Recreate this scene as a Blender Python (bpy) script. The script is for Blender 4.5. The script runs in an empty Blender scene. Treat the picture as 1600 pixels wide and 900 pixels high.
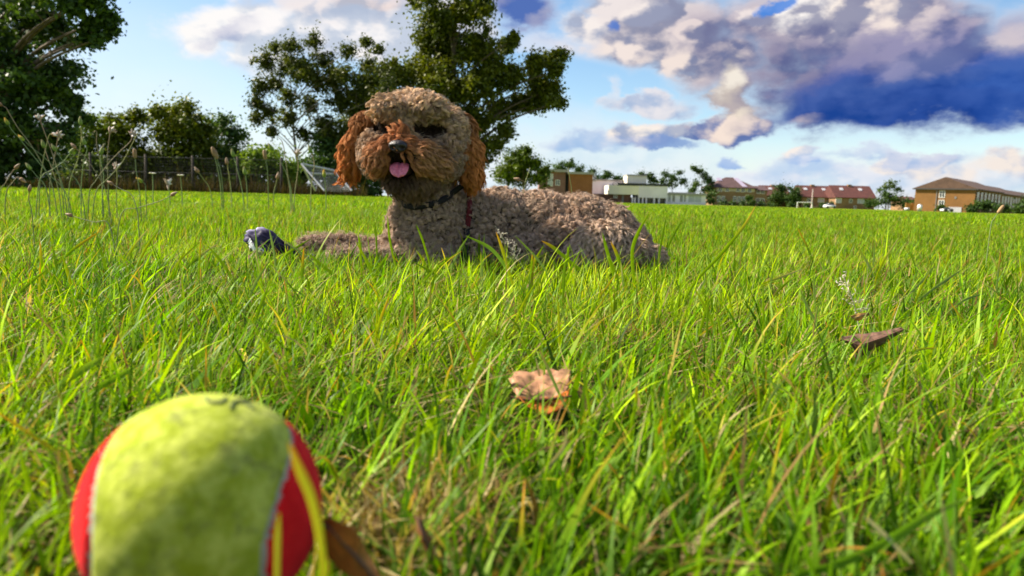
import bpy, bmesh, math, random
import numpy as np
from mathutils import Vector, Matrix, Euler, noise as mnoise
from mathutils.bvhtree import BVHTree

random.seed(7)
rng = np.random.default_rng(11)
scene = bpy.context.scene
col = scene.collection
R = math.radians

# ------------------------------------------------------------------ camera
CAM = Vector((0.0, 0.0, 0.145))
PITCH, ROLL, FPX = R(6.86), R(1.6), 1155.6
fwd = Vector((0, math.cos(PITCH), -math.sin(PITCH)))
rt0, up0 = Vector((1, 0, 0)), Vector((0, math.sin(PITCH), math.cos(PITCH)))
rt = rt0 * math.cos(ROLL) + up0 * math.sin(ROLL)
up = up0 * math.cos(ROLL) - rt0 * math.sin(ROLL)
cam_data = bpy.data.cameras.new("camera")
cam = bpy.data.objects.new("camera", cam_data)
col.objects.link(cam)
M = Matrix((rt, up, -fwd)).transposed().to_4x4()
M.translation = CAM
cam.matrix_world = M
cam_data.lens = 26.0
cam_data.sensor_width = 36.0
cam_data.clip_start = 0.01
cam_data.clip_end = 3000
cam_data.dof.use_dof = True
cam_data.dof.focus_distance = 1.0
cam_data.dof.aperture_fstop = 26.0 / 2.4
scene.camera = cam


def ray(px, py):
    return fwd + rt * ((px - 800) / FPX) + up * ((450 - py) / FPX)


def P(px, py, Y):
    """the point of the place that the photograph shows at px, py, Y metres ahead"""
    d = ray(px, py)
    return CAM + d * (Y / d.y)


def G(px, py, z=0.0):
    d = ray(px, py)
    return CAM + d * ((z - CAM.z) / d.z)


# ------------------------------------------------------------------ light
SUN_EL, SUN_AZ = R(40), R(-76)          # azimuth from +Y, clockwise towards +X
sun_dir = Vector((math.cos(SUN_EL) * math.sin(SUN_AZ), math.cos(SUN_EL) * math.cos(SUN_AZ), math.sin(SUN_EL)))
sd = bpy.data.lights.new("sun", 'SUN')
sd.energy = 4.9
sd.angle = R(6)
sd.color = (1.0, 0.90, 0.74)
sun = bpy.data.objects.new("sun", sd)
col.objects.link(sun)
sun.rotation_euler = (-sun_dir).to_track_quat('-Z', 'Y').to_euler()
sun.location = (-5, 0, 6)

scene.view_settings.view_transform = 'Standard'
scene.view_settings.look = 'None'
scene.view_settings.exposure = 1.38
scene.view_settings.gamma = 1.0
scene.cycles.use_denoising = True
scene.cycles.max_bounces = 5
scene.cycles.diffuse_bounces = 2
scene.cycles.transmission_bounces = 4
scene.cycles.transparent_max_bounces = 6
scene.cycles.sample_clamp_indirect = 4.0
scene.render.use_persistent_data = False


# ------------------------------------------------------------------ node helpers
class NT:
    def __init__(s, tree):
        s.t = tree
        s.n = tree.nodes
        s.l = tree.links

    def new(s, typ, **kw):
        n = s.n.new(typ)
        for k, v in kw.items():
            setattr(n, k, v)
        return n

    def put(s, sock, v):
        if hasattr(v, 'is_output') or isinstance(v, bpy.types.NodeSocket):
            s.l.new(v, sock)
        else:
            sock.default_value = v

    def math(s, op, a, b=0.0, c=0.0, clamp=False):
        n = s.new('ShaderNodeMath', operation=op, use_clamp=clamp)
        s.put(n.inputs[0], a)
        s.put(n.inputs[1], b)
        s.put(n.inputs[2], c)
        return n.outputs[0]

    def vmath(s, op, a, b=(0, 0, 0), scale=None):
        n = s.new('ShaderNodeVectorMath', operation=op)
        s.put(n.inputs[0], a)
        s.put(n.inputs[1], b)
        if scale is not None:
            s.put(n.inputs['Scale'], scale)
        return n.outputs['Value'] if op in ('LENGTH', 'DOT_PRODUCT') else n.outputs[0]

    def noise(s, vec, scale, detail=4, rough=0.55, out='Fac', dist=0.0):
        n = s.new('ShaderNodeTexNoise')
        if vec is not None:
            s.put(n.inputs['Vector'], vec)
        n.inputs['Scale'].default_value = scale
        n.inputs['Detail'].default_value = detail
        n.inputs['Roughness'].default_value = rough
        n.inputs['Distortion'].default_value = dist
        return n.outputs[out]

    def smooth(s, v, a, b, lo=0.0, hi=1.0):
        n = s.new('ShaderNodeMapRange', interpolation_type='SMOOTHSTEP')
        s.put(n.inputs[0], v)
        n.inputs[1].default_value = a
        n.inputs[2].default_value = b
        n.inputs[3].default_value = lo
        n.inputs[4].default_value = hi
        return n.outputs[0]

    def mix(s, f, a, b, blend='MIX'):
        n = s.new('ShaderNodeMix', data_type='RGBA', blend_type=blend)
        s.put(n.inputs[0], f)
        for sock, v in ((n.inputs[6], a), (n.inputs[7], b)):
            if isinstance(v, tuple) and len(v) == 3:
                v = v + (1.0,)
            s.put(sock, v)
        return n.outputs[2]


def srgb(r, g, b):
    def f(c):
        c /= 255.0
        return c / 12.92 if c <= 0.04045 else ((c + 0.055) / 1.055) ** 2.4
    return (f(r), f(g), f(b))


# ------------------------------------------------------------------ sky
world = bpy.data.worlds.new("World")
scene.world = world
world.use_nodes = True
world.cycles.sampling_method = 'MANUAL'
world.cycles.sample_map_resolution = 512
w = NT(world.node_tree)
w.n.clear()
tc = w.new('ShaderNodeTexCoord').outputs['Generated']
dirn = w.vmath('NORMALIZE', tc)
sep = w.new('ShaderNodeSeparateXYZ')
w.l.new(dirn, sep.inputs[0])
az = w.math('MULTIPLY', w.math('ARCTAN2', sep.outputs[0], sep.outputs[1]), 57.2958)
el = w.math('MULTIPLY', w.math('ARCSINE', sep.outputs[2]), 57.2958)

nish = w.new('ShaderNodeTexSky', sky_type='NISHITA')
nish.sun_disc = False
nish.sun_elevation = SUN_EL
nish.sun_rotation = SUN_AZ
nish.air_density = 1.0
nish.dust_density = 0.3
nish.ozone_density = 1.6
hsv = w.new('ShaderNodeHueSaturation')
hsv.inputs['Saturation'].default_value = 1.15
w.l.new(nish.outputs[0], hsv.inputs['Color'])
bg_sky = w.new('ShaderNodeBackground')
w.l.new(hsv.outputs[0], bg_sky.inputs[0])
bg_sky.inputs[1].default_value = 0.066

# billowing warp shared by all clouds
stretch = w.vmath('MULTIPLY', dirn, (1, 1, 1.8))
w1 = w.noise(stretch, 5.0, 2, 0.5, 'Color')
w2 = w.noise(stretch, 15.0, 8, 0.60, 'Color')
wa = w.vmath('MULTIPLY', w.vmath('SUBTRACT', w1, (0.5, 0.5, 0.5)), (7.0, 4.0, 0))
wb = w.vmath('MULTIPLY', w.vmath('SUBTRACT', w2, (0.5, 0.5, 0.5)), (4.6, 3.2, 0))
comb = w.new('ShaderNodeCombineXYZ')
w.l.new(az, comb.inputs[0])
w.l.new(el, comb.inputs[1])
raw = comb.outputs[0]
pw = w.vmath('ADD', w.vmath('ADD', raw, wa), wb)
# relief: the cloud's own bumps, lit from the upper left like everything else
L_off = (-0.014, 0.0, 0.016)
n_a = w.noise(stretch, 9.0, 5, 0.5)
n_b = w.noise(w.vmath('ADD', stretch, L_off), 9.0, 5, 0.5)
relief = w.math('MULTIPLY', w.math('SUBTRACT', n_a, n_b), 5.5)
n_c = w.noise(stretch, 26.0, 5, 0.55)
n_d = w.noise(w.vmath('ADD', stretch, (-0.006, 0.0, 0.008)), 26.0, 5, 0.55)
relief = w.math('ADD', relief, w.math('MULTIPLY', w.math('SUBTRACT', n_c, n_d), 1.9))


def azel(px, py):
    d = ray(px, py).normalized()
    return math.degrees(math.atan2(d.x, d.y)), math.degrees(math.asin(d.z))


# px, py, rx, ry, tilt, soft, (lit colour), (shaded colour), relief gain, opacity
LIT, CREAM = (236, 226, 226), (250, 236, 214)
CLOUDS = [
    # pale veils low down and left
    (150, 255, 420, 90, 0, 1.3, (248, 252, 255), (236, 244, 252), .2, .85),
    (150, 130, 330, 120, 0, 1.5, (236, 247, 255), (226, 240, 252), .2, .5),
    (800, 300, 900, 62, 0, 1.2, (240, 246, 255), (222, 234, 250), .3, .92),
    (900, 225, 220, 45, 0, .9, (236, 240, 250), (200, 216, 242), .5, .55),
    (1450, 285, 260, 26, 0, .9, (238, 236, 244), (190, 205, 236), .6, .8),
    (1250, 272, 170, 16, 0, .8, (232, 232, 244), (186, 202, 238), .6, .75),
    (930, 212, 75, 16, 0, .6, (196, 208, 236), (150, 178, 228), .6, .8),
    # left bank
    (340, 45, 95, 34, -8, .5, (255, 252, 250), (225, 220, 235), .8, 1),
    (400, 76, 66, 42, -25, .5, (255, 252, 250), (220, 220, 238), .8, 1),
    (425, 108, 40, 24, -10, .7, (255, 250, 248), (226, 226, 240), .8, 1),
    (348, 54, 44, 15, -20, .7, (200, 198, 222), (164, 164, 204), .7, .8),
    (560, 60, 190, 62, 0, .6, (255, 250, 250), (208, 206, 226), .9, 1),
    (520, 12, 150, 30, 0, .8, (240, 228, 230), (182, 184, 212), .9, .8),
    (600, 8, 90, 18, 0, .6, (240, 214, 210), (200, 180, 192), .9, .6),
    (740, 40, 70, 50, 0, .7, (240, 234, 238), (190, 192, 216), .8, .9),
    (830, 22, 62, 36, 8, .6, (150, 146, 190), (58, 84, 176), .8, .95),
    (850, 70, 70, 18, 0, .8, (226, 226, 240), (190, 200, 230), .6, .7),
    (930, 45, 40, 26, 0, .8, (228, 232, 246), (190, 204, 238), .6, .7),
    # small ones in the gap
    (1000, 155, 95, 15, 0, .6, (238, 228, 232), (170, 176, 214), .8, .9),
    (946, 148, 15, 28, 0, .8, (240, 238, 244), (214, 218, 238), .6, .75),
    (1022, 200, 62, 24, 0, .5, (244, 234, 232), (150, 160, 206), .9, 1),
    (1040, 213, 50, 9, 0, .5, (150, 164, 214), (120, 144, 208), .5, .85),
    (1263, 243, 42, 13, -20, .5, (250, 240, 234), (190, 200, 232), .8, 1),
    (1135, 243, 26, 9, 0, .6, (180, 196, 238), (140, 168, 230), .5, .85),
    (1275, 262, 40, 11, 0, .6, (220, 224, 242), (150, 178, 234), .6, .8),
    (1440, 255, 60, 14, 0, .5, (246, 236, 230), (176, 188, 226), .9, 1),
    (1580, 258, 70, 20, 0, .5, (246, 234, 226), (170, 182, 222), .9, 1),
    (1475, 282, 40, 13, -20, .6, (248, 236, 228), (200, 206, 232), .8, .9),
    (1390, 248, 120, 10, 0, .7, (206, 212, 238), (160, 180, 228), .6, .75),
    # the big bank
    (1010, 30, 130, 62, -4, .5, (240, 228, 228), (150, 144, 176), .8, 1),
    (1060, 75, 140, 48, 10, .7, (228, 212, 214), (134, 128, 164), .8, 1),
    (1140, 140, 38, 64, 0, .4, CREAM, (196, 172, 178), .8, 1),
    (1120, 190, 85, 21, 0, .4, (248, 228, 216), (106, 116, 178), .9, 1),
    (1330, 40, 310, 70, 6, .6, (206, 190, 202), (116, 108, 154), .8, 1),
    (1230, 110, 160, 62, 14, .95, (156, 144, 174), (100, 96, 148), .7, 1),
    (1300, 145, 130, 58, 14, .8, (128, 116, 160), (70, 74, 146), .7, 1),
    (1490, 95, 240, 66, 0, .95, (150, 138, 182), (100, 98, 160), .9, 1),
    (1430, 160, 230, 46, -3, .6, (52, 78, 168), (24, 52, 140), .5, 1),
    (1300, 180, 110, 22, 0, .7, (74, 92, 172), (30, 60, 148), .5, .95),
    (1590, 150, 110, 36, 0, .9, (62, 92, 180), (30, 64, 158), .5, 1),
    (1262, 192, 40, 12, 0, .9, (236, 214, 206), (150, 140, 176), .6, .6),
    (1330, 22, 130, 30, 0, .7, (246, 228, 222), (152, 138, 172), 1.2, .85),
    (1420, 140, 150, 13, -3, 1.1, (84, 100, 172), (58, 80, 164), .5, .7),
    (1500, 172, 120, 10, 0, 1.1, (60, 84, 170), (44, 70, 160), .5, .6),
    (1440, 108, 90, 26, -4, .7, (150, 142, 186), (112, 110, 168), .8, .8),
    (1582, 64, 42, 18, -18, 1.0, (222, 206, 212), (160, 152, 188), .8, .75),
    (925, 38, 34, 22, 0, .7, (250, 240, 236), (176, 172, 200), 1, .9),
    (968, 72, 36, 22, 0, .7, (246, 230, 224), (150, 144, 178), 1, .9),
    (1030, 92, 48, 20, 0, .7, (246, 228, 220), (142, 136, 172), 1, .9),
    (1015, 20, 40, 22, 0, .4, (250, 238, 234), (160, 154, 186), 1, .85),
    (1092, 50, 34, 20, 0, .4, (240, 222, 220), (136, 128, 166), 1, .8),
    (1150, 78, 40, 22, 0, .5, (206, 190, 198), (116, 110, 156), 1, .8),
    (1138, 122, 26, 34, 0, .8, (255, 246, 230), (220, 196, 186), 1, .8),
    (1255, 22, 44, 28, 0, .75, (255, 250, 246), (170, 158, 184), 1.1, .9),
    (1310, 34, 50, 26, 0, .75, (255, 242, 232), (160, 148, 178), 1.1, .9),
    (1372, 14, 56, 26, 0, .75, (250, 234, 226), (156, 146, 178), 1.1, .9),
    (1205, 16, 26, 16, 0, .4, (246, 232, 230), (150, 142, 178), 1.1, .85),
    (1000, 196, 34, 14, 0, .7, (255, 244, 232), (176, 176, 206), 1, .95),
    (1062, 190, 28, 14, 0, .7, (255, 246, 234), (190, 184, 206), 1, .95),
    (1222, 2, 22, 9, 0, .6, (80, 140, 230), (70, 130, 226), .1, .9),
    (962, 28, 9, 10, 0, .8, (84, 120, 214), (80, 112, 206), .1, .8),
]


def billow(vec, scale):
    v = w.new('ShaderNodeTexVoronoi', feature='F1')
    w.l.new(vec, v.inputs['Vector'])
    v.inputs['Scale'].default_value = scale
    v.inputs['Detail'].default_value = 1.6
    v.inputs['Roughness'].default_value = .55
    v.inputs['Lacunarity'].default_value = 2.3
    return v.outputs['Distance']


bvec = w.vmath('ADD', w.vmath('MULTIPLY', dirn, (1, 1, 1.25)), w.vmath('MULTIPLY', w.vmath('SUBTRACT', w2, (.5, .5, .5)), (.05, .05, .05)))
f_a = billow(bvec, 10.0)
f_b = billow(w.vmath('ADD', bvec, (-0.012, 0.0, 0.014)), 10.0)
relief = w.math('MULTIPLY_ADD', w.math('SUBTRACT', f_b, f_a), 2.6, w.math('MULTIPLY', relief, 0.55))
puff = w.math('MULTIPLY', w.math('SUBTRACT', f_a, 0.60), 0.55)
shade = w.smooth(relief, -0.75, 0.75)
cc, ca = (0.8, 0.84, 0.92, 1.0), None


def composite(alpha, c):
    global cc, ca
    cc = w.mix(alpha, cc, c)
    if ca is None:
        ca = alpha
    else:   # over
        ca = w.math('ADD', ca, w.math('MULTIPLY', alpha, w.math('SUBTRACT', 1.0, ca)), clamp=True)


# the same kind of broken cloud carries on outside the picture
gen = w.noise(w.vmath('MULTIPLY', dirn, (1, 1, 2.2)), 2.6, 8, 0.55)
out_az = w.smooth(w.math('ABSOLUTE', az), 38, 52)
out_el = w.smooth(el, 19, 30)
outside = w.math('MAXIMUM', out_az, out_el)
up_only = w.smooth(el, 0, 6)
gal = w.math('MULTIPLY', w.math('MULTIPLY', w.smooth(gen, 0.47, 0.58), outside), up_only)
composite(gal, w.mix(w.smooth(w.math('ADD', gen, w.math('MULTIPLY', relief, -0.12)), 0.50, 0.70),
                     srgb(238, 232, 234), srgb(126, 130, 172)))
pcur, nb = pw, 0
for (px, py, rx, ry, tilt, soft, lit, dark, gain, op) in CLOUDS:
    lit = (lit[0], lit[1] + .30 * max(0, (lit[0] + lit[2]) / 2 - lit[1]), lit[2])
    dark = (dark[0] * .96, dark[1] + .30 * max(0, (dark[0] + dark[2]) / 2 - dark[1]), dark[2])
    a0, e0 = azel(px, py)
    cx = math.cos(R(a0)) ** 2
    nb += 1
    if nb % 3 == 0:          # ties each few clouds to the ones before, which keeps the shader's working memory small
        bar = w.new('ShaderNodeVectorMath', operation='MULTIPLY_ADD')
        w.l.new(cc, bar.inputs[0])
        bar.inputs[1].default_value = (1e-6, 1e-6, 1e-6)
        w.l.new(pw, bar.inputs[2])
        pcur = bar.outputs[0]
    mp = w.new('ShaderNodeMapping', vector_type='TEXTURE')
    w.l.new(pcur, mp.inputs[0])
    mp.inputs['Location'].default_value = (a0, e0, 0)
    mp.inputs['Rotation'].default_value = (0, 0, R(-tilt))
    k = 57.3 / FPX
    mp.inputs['Scale'].default_value = (max(rx * k * cx, .2), max(ry * k, .2), 1)
    ln = w.vmath('LENGTH', mp.outputs[0])
    if gain > .55: ln = w.math('ADD', ln, puff)
    alpha = w.smooth(ln, 1.0 + soft * .55, 1.0 - soft * .55, 0.0, op)
    sep2 = w.new('ShaderNodeSeparateXYZ')
    w.l.new(mp.outputs[0], sep2.inputs[0])
    g_ = w.math('MULTIPLY_ADD', sep2.outputs[1], 0.34, w.math('MULTIPLY_ADD', sep2.outputs[0], -0.20, 0.5 - gain * .75))
    sg = w.math('MULTIPLY_ADD', shade, gain * 1.5, g_, clamp=True)
    composite(alpha, w.mix(sg, srgb(*dark), srgb(*lit)))
bg_cl = w.new('ShaderNodeBackground')
w.l.new(cc, bg_cl.inputs[0])
bg_cl.inputs[1].default_value = 2 ** -scene.view_settings.exposure
mixs = w.new('ShaderNodeMixShader')
w.l.new(ca, mixs.inputs[0])
w.l.new(bg_sky.outputs[0], mixs.inputs[1])
w.l.new(bg_cl.outputs[0], mixs.inputs[2])
wo = w.new('ShaderNodeOutputWorld')
w.l.new(mixs.outputs[0], wo.inputs[0])


# ------------------------------------------------------------------ materials
def new_mat(name):
    m = bpy.data.materials.new(name)
    m.use_nodes = True
    t = NT(m.node_tree)
    b = t.n['Principled BSDF']
    return m, t, b


def mat(name, c, rough=0.7, var=0.25, scale=8.0, bump=0.0, bscale=40.0, spec=0.3, metal=0.0, coords='Object'):
    m, t, b = new_mat(name)
    co = t.new('ShaderNodeTexCoord').outputs[coords]
    n = t.noise(co, scale, 6, 0.6)
    dark = tuple(v * (1 - var) for v in c)
    light = tuple(min(1, v * (1 + var)) for v in c)
    t.put(b.inputs['Base Color'], t.mix(t.smooth(n, 0.3, 0.7), dark, light))
    b.inputs['Roughness'].default_value = rough
    b.inputs['Specular IOR Level'].default_value = spec
    b.inputs['Metallic'].default_value = metal
    if bump:
        bn = t.new('ShaderNodeBump')
        bn.inputs['Strength'].default_value = bump
        bn.inputs['Distance'].default_value = 0.01
        t.l.new(t.noise(co, bscale, 5, 0.6), bn.inputs['Height'])
        t.l.new(bn.outputs[0], b.inputs['Normal'])
    return m


def attr_mat(name, rough=0.5, transl=0.35, spec=0.3, var=0.0, scale=30.0):
    """colour comes from each blade's / leaf's / hair's own colour attribute"""
    m, t, b = new_mat(name)
    a = t.new('ShaderNodeAttribute')
    a.attribute_name = 'col'
    c = a.outputs['Color']
    if var:
        n = t.noise(t.new('ShaderNodeTexCoord').outputs['Object'], scale, 5, 0.6)
        c = t.mix(t.smooth(n, 0.3, 0.75), c, t.mix(1.0, c, (1 - var, 1 - var * .9, 1 - var, 1), 'MULTIPLY'))
    t.put(b.inputs['Base Color'], c)
    b.inputs['Roughness'].default_value = rough
    b.inputs['Specular IOR Level'].default_value = spec
    if transl:
        tr = t.new('ShaderNodeBsdfTranslucent')
        t.put(tr.inputs[0], t.mix(1.0, c, (1.25, 1.25, 0.4, 1), 'MULTIPLY'))
        mx = t.new('ShaderNodeMixShader')
        mx.inputs[0].default_value = transl
        t.l.new(b.outputs[0], mx.inputs[1])
        t.l.new(tr.outputs[0], mx.inputs[2])
        t.l.new(mx.outputs[0], t.n['Material Output'].inputs[0])
    return m


M_blade = attr_mat('grass_blade', 0.45, 0.42, 0.10)
M_leaf = attr_mat('tree_leaf', 0.5, 0.30, 0.25)
M_fur = attr_mat('dog_fur', 0.75, 0.0, 0.12)
M_fuzz = attr_mat('felt_fuzz', 0.9, 0.25, 0.05)
M_dry = attr_mat('dry_leaf', 0.6, 0.22, 0.25, var=0.55, scale=160.0)
M_stem = attr_mat('weed_stem', 0.6, 0.15, 0.2)
M_bark = mat('bark', (0.10, 0.075, 0.055), 0.9, 0.4, 6.0, 0.6, 18.0)


# ------------------------------------------------------------------ object helpers
def tag(o, label=None, cat=None, group=None, kind=None):
    if label: o['label'] = label
    if cat: o['category'] = cat
    if group: o['group'] = group
    if kind: o['kind'] = kind
    return o


def empty(name, loc, rz=0.0):
    o = bpy.data.objects.new(name, None)
    o.empty_display_size = 0.1
    col.objects.link(o)
    o.location = loc
    o.rotation_euler = (0, 0, rz)
    return o


def link_mesh(name, me, m, parent=None, smooth=False):
    if m is not None:
        me.materials.append(m)
    if smooth:
        me.polygons.foreach_set('use_smooth', [True] * len(me.polygons))
    o = bpy.data.objects.new(name, me)
    col.objects.link(o)
    if parent: o.parent = parent
    return o


def np_mesh(name, V, F, C=None):
    """V (n,3); F (m,k) all faces with k corners; C (n,3) colours"""
    V = np.asarray(V, dtype=np.float32)
    F = np.asarray(F, dtype=np.int32)
    me = bpy.data.meshes.new(name)
    k = F.shape[1]
    me.vertices.add(len(V))
    me.vertices.foreach_set('co', V.ravel())
    me.loops.add(F.size)
    me.loops.foreach_set('vertex_index', F.ravel())
    me.polygons.add(len(F))
    me.polygons.foreach_set('loop_start', np.arange(len(F), dtype=np.int32) * k)
    me.polygons.foreach_set('loop_total', np.full(len(F), k, dtype=np.int32))
    if C is not None:
        a = me.attributes.new('col', 'FLOAT_COLOR', 'POINT')
        CC = np.ones((len(V), 4), dtype=np.float32)
        CC[:, :3] = C
        a.data.foreach_set('color', CC.ravel())
    me.update(calc_edges=True)
    return me


def bm_obj(name, bm, m, parent=None, smooth=False):
    me = bpy.data.meshes.new(name)
    bm.normal_update()
    bm.to_mesh(me)
    bm.free()
    return link_mesh(name, me, m, parent, smooth)


def box(bm, x0, x1, y0, y1, z0, z1):
    v = [bm.verts.new(p) for p in ((x0, y0, z0), (x1, y0, z0), (x1, y1, z0), (x0, y1, z0),
                                   (x0, y0, z1), (x1, y0, z1), (x1, y1, z1), (x0, y1, z1))]
    for f in ((0, 3, 2, 1), (4, 5, 6, 7), (0, 1, 5, 4), (1, 2, 6, 5), (2, 3, 7, 6), (3, 0, 4, 7)):
        bm.faces.new([v[i] for i in f])


def box_obj(name, dims, m, parent=None, bevel=0.0):
    bm = bmesh.new()
    box(bm, *dims)
    if bevel:
        bmesh.ops.bevel(bm, geom=bm.edges[:], offset=bevel, segments=2, affect='EDGES')
    return bm_obj(name, bm, m, parent)


def tube_arrays(pts, radii, sides=6, cap=True):
    pts = np.array([tuple(p) for p in pts], dtype=float)
    n = len(pts)
    T = np.gradient(pts, axis=0)
    T /= np.linalg.norm(T, axis=1)[:, None] + 1e-12
    ref = np.array([0, 0, 1.0]) if abs(T[0][2]) < 0.9 else np.array([1.0, 0, 0])
    V = []
    a = np.cross(T[0], ref); a /= np.linalg.norm(a)
    for i in range(n):
        a = a - T[i] * a.dot(T[i]); a /= np.linalg.norm(a) + 1e-12
        b = np.cross(T[i], a)
        for k in range(sides):
            th = 2 * math.pi * k / sides
            V.append(pts[i] + (a * math.cos(th) + b * math.sin(th)) * radii[i])
    F = []
    for i in range(n - 1):
        for k in range(sides):
            k2 = (k + 1) % sides
            F.append((i * sides + k, i * sides + k2, (i + 1) * sides + k2, (i + 1) * sides + k))
    return np.array(V), F


def tubes_obj(name, lst, m, parent=None, c=None, sides=6):
    """one mesh of tapered tubes: lst of (pts, radii)"""
    Vs, Fs, Cs, off = [], [], [], 0
    for it in lst:
        pts, radii = it[0], it[1]
        V, F = tube_arrays(pts, radii, sides)
        Vs.append(V)
        Fs += [tuple(i + off for i in f) for f in F]
        if c is not None or len(it) > 2:
            cc_ = it[2] if len(it) > 2 else c
            if isinstance(cc_, np.ndarray):
                Cs.append(np.repeat(cc_, sides, axis=0))
            else:
                Cs.append(np.tile(np.array(cc_), (len(V), 1)))
        off += len(V)
    me = np_mesh(name, np.vstack(Vs), np.array(Fs), np.vstack(Cs) if Cs else None)
    return link_mesh(name, me, m, parent, True)


def catmull(pts, n=6):
    pts = [Vector(p) for p in pts]
    if len(pts) < 3:
        return [pts[0].lerp(pts[-1], i / n) for i in range(n + 1)]
    q = [pts[0] * 2 - pts[1]] + pts + [pts[-1] * 2 - pts[-2]]
    out = []
    for i in range(1, len(q) - 2):
        p0, p1, p2, p3 = q[i - 1:i + 3]
        for j in range(n):
            t = j / n
            out.append(0.5 * ((2 * p1) + (p2 - p0) * t + (2 * p0 - 5 * p1 + 4 * p2 - p3) * t * t
                              + (3 * p1 - p0 - 3 * p2 + p3) * t ** 3))
    out.append(pts[-1])
    return out


# ------------------------------------------------------------------ ground
def ground_z(x, y):
    """gentle unevenness of the field"""
    f = np.clip((np.hypot(x, y) - 0.3) / 2.0, 0, 1)
    return (0.006 * np.sin(x * 3.1 + 1.3) * np.cos(y * 2.3 + .4) + 0.004 * np.sin(x * 7.7 - y * 5.1)) * f \
        + 0.03 * np.sin(x * .31 + 2) * np.sin(y * .27 + 1) * np.clip((np.hypot(x, y) - 5) / 20, 0, 1)


def build_ground():
    ys = np.unique(np.concatenate([np.linspace(-3, 4, 71), np.geomspace(4, 60, 60), np.geomspace(60, 1500, 30), -np.geomspace(3, 1500, 20)]))
    xs = np.unique(np.concatenate([np.linspace(-3, 3, 61), np.geomspace(3, 60, 40), np.geomspace(60, 1500, 25),
                                   -np.geomspace(3, 60, 40), -np.geomspace(60, 1500, 25)]))
    X, Y = np.meshgrid(xs, ys)
    Z = ground_z(X, Y)
    V = np.stack([X, Y, Z], -1).reshape(-1, 3)
    nx, ny = len(xs), len(ys)
    i = np.arange(nx * ny).reshape(ny, nx)
    F = np.stack([i[:-1, :-1], i[:-1, 1:], i[1:, 1:], i[1:, :-1]], -1).reshape(-1, 4)
    m, t, b = new_mat('field_ground')
    co = t.new('ShaderNodeTexCoord').outputs['Object']
    ln = t.vmath('LENGTH', co)
    near = t.smooth(ln, 2.5, 9.0)
    soil = t.mix(t.smooth(t.noise(co, 60, 6, .7), .35, .65), (0.030, 0.022, 0.010), (0.105, 0.080, 0.030))
    moss = t.mix(t.smooth(t.noise(co, 22, 4, .6), .45, .6), soil, (0.05, 0.085, 0.012))
    g1 = t.mix(t.smooth(t.noise(co, 1.4, 5, .65), .35, .65), (0.13, 0.22, 0.005), (0.20, 0.30, 0.006))
    g2 = t.mix(t.smooth(t.noise(co, .09, 4, .6), .4, .62), g1, (0.20, 0.22, 0.008))
    g3 = t.mix(t.smooth(t.noise(t.vmath('MULTIPLY', co, (1, .3, 1)), 14, 3, .7), .5, .75, 0, .5), g2, (0.06, 0.12, 0.008))
    t.put(b.inputs['Base Color'], t.mix(near, moss, g3))
    b.inputs['Roughness'].default_value = 0.9
    b.inputs['Specular IOR Level'].default_value = 0.1
    bn = t.new('ShaderNodeBump')
    bn.inputs['Strength'].default_value = 0.8
    bn.inputs['Distance'].default_value = 0.05
    t.l.new(t.noise(co, 30, 6, .7), bn.inputs['Height'])
    t.l.new(bn.outputs[0], b.inputs['Normal'])
    o = link_mesh('ground', np_mesh('ground', V, F), m, smooth=True)
    tag(o, 'wide flat grass playing field running to the houses', kind='structure')


build_ground()

# ------------------------------------------------------------------ grass
GREENS = np.array([[0.150, 0.280, 0.002], [0.205, 0.350, 0.002], [0.090, 0.205, 0.002], [0.270, 0.390, 0.003],
                   [0.058, 0.130, 0.004], [0.160, 0.260, 0.030]])
DRY = np.array([[0.34, 0.25, 0.09], [0.46, 0.37, 0.18], [0.20, 0.12, 0.045], [0.28, 0.19, 0.07]])
ORANGE = np.array([[0.55, 0.20, 0.03], [0.60, 0.38, 0.04], [0.45, 0.36, 0.03]])


def blades(x, y, z, L, W, th0, bend, phi, twist, cb, ct, S=5):
    """many tapered, bending blades as one set of quads"""
    N = len(x)
    t = np.linspace(0, 1, S + 1)
    V = np.zeros((N, S + 1, 2, 3), np.float32)
    C = np.zeros((N, S + 1, 2, 3), np.float32)
    cx, cy, cz = x.copy(), y.copy(), z.copy()
    dx, dy = np.cos(phi), np.sin(phi)
    for i, ti in enumerate(t):
        wid = W * (1 - ti ** 2.2) * (0.75 + 0.5 * math.sin(math.pi * min(1, ti * 1.6 + .15))) * 0.5 + 0.00008
        a = phi + np.pi / 2 + twist * ti
        sx, sy = np.cos(a) * wid, np.sin(a) * wid
        sz = 0.25 * wid * np.sin(twist * 3 + ti * 2)
        V[:, i, 0] = np.stack([cx - sx, cy - sy, cz - sz], -1)
        V[:, i, 1] = np.stack([cx + sx, cy + sy, cz + sz], -1)
        f = np.clip((ti - 0.25) / 0.75, 0, 1) ** 1.5
        cc_ = cb * (1 - f) + ct * f
        C[:, i, 0] = cc_
        C[:, i, 1] = cc_
        th = th0 + bend * ti ** 1.3
        st = L / S
        cx = cx + dx * np.sin(th) * st
        cy = cy + dy * np.sin(th) * st
        cz = cz + np.cos(th) * st
    base = (np.arange(N) * (S + 1) * 2)[:, None]
    q = []
    for i in range(S):
        q.append(base + np.array([2 * i, 2 * i + 1, 2 * i + 3, 2 * i + 2])[None])
    F = np.stack(q, 1).reshape(-1, 4)
    return V.reshape(-1, 3), F, C.reshape(-1, 3)


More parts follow.
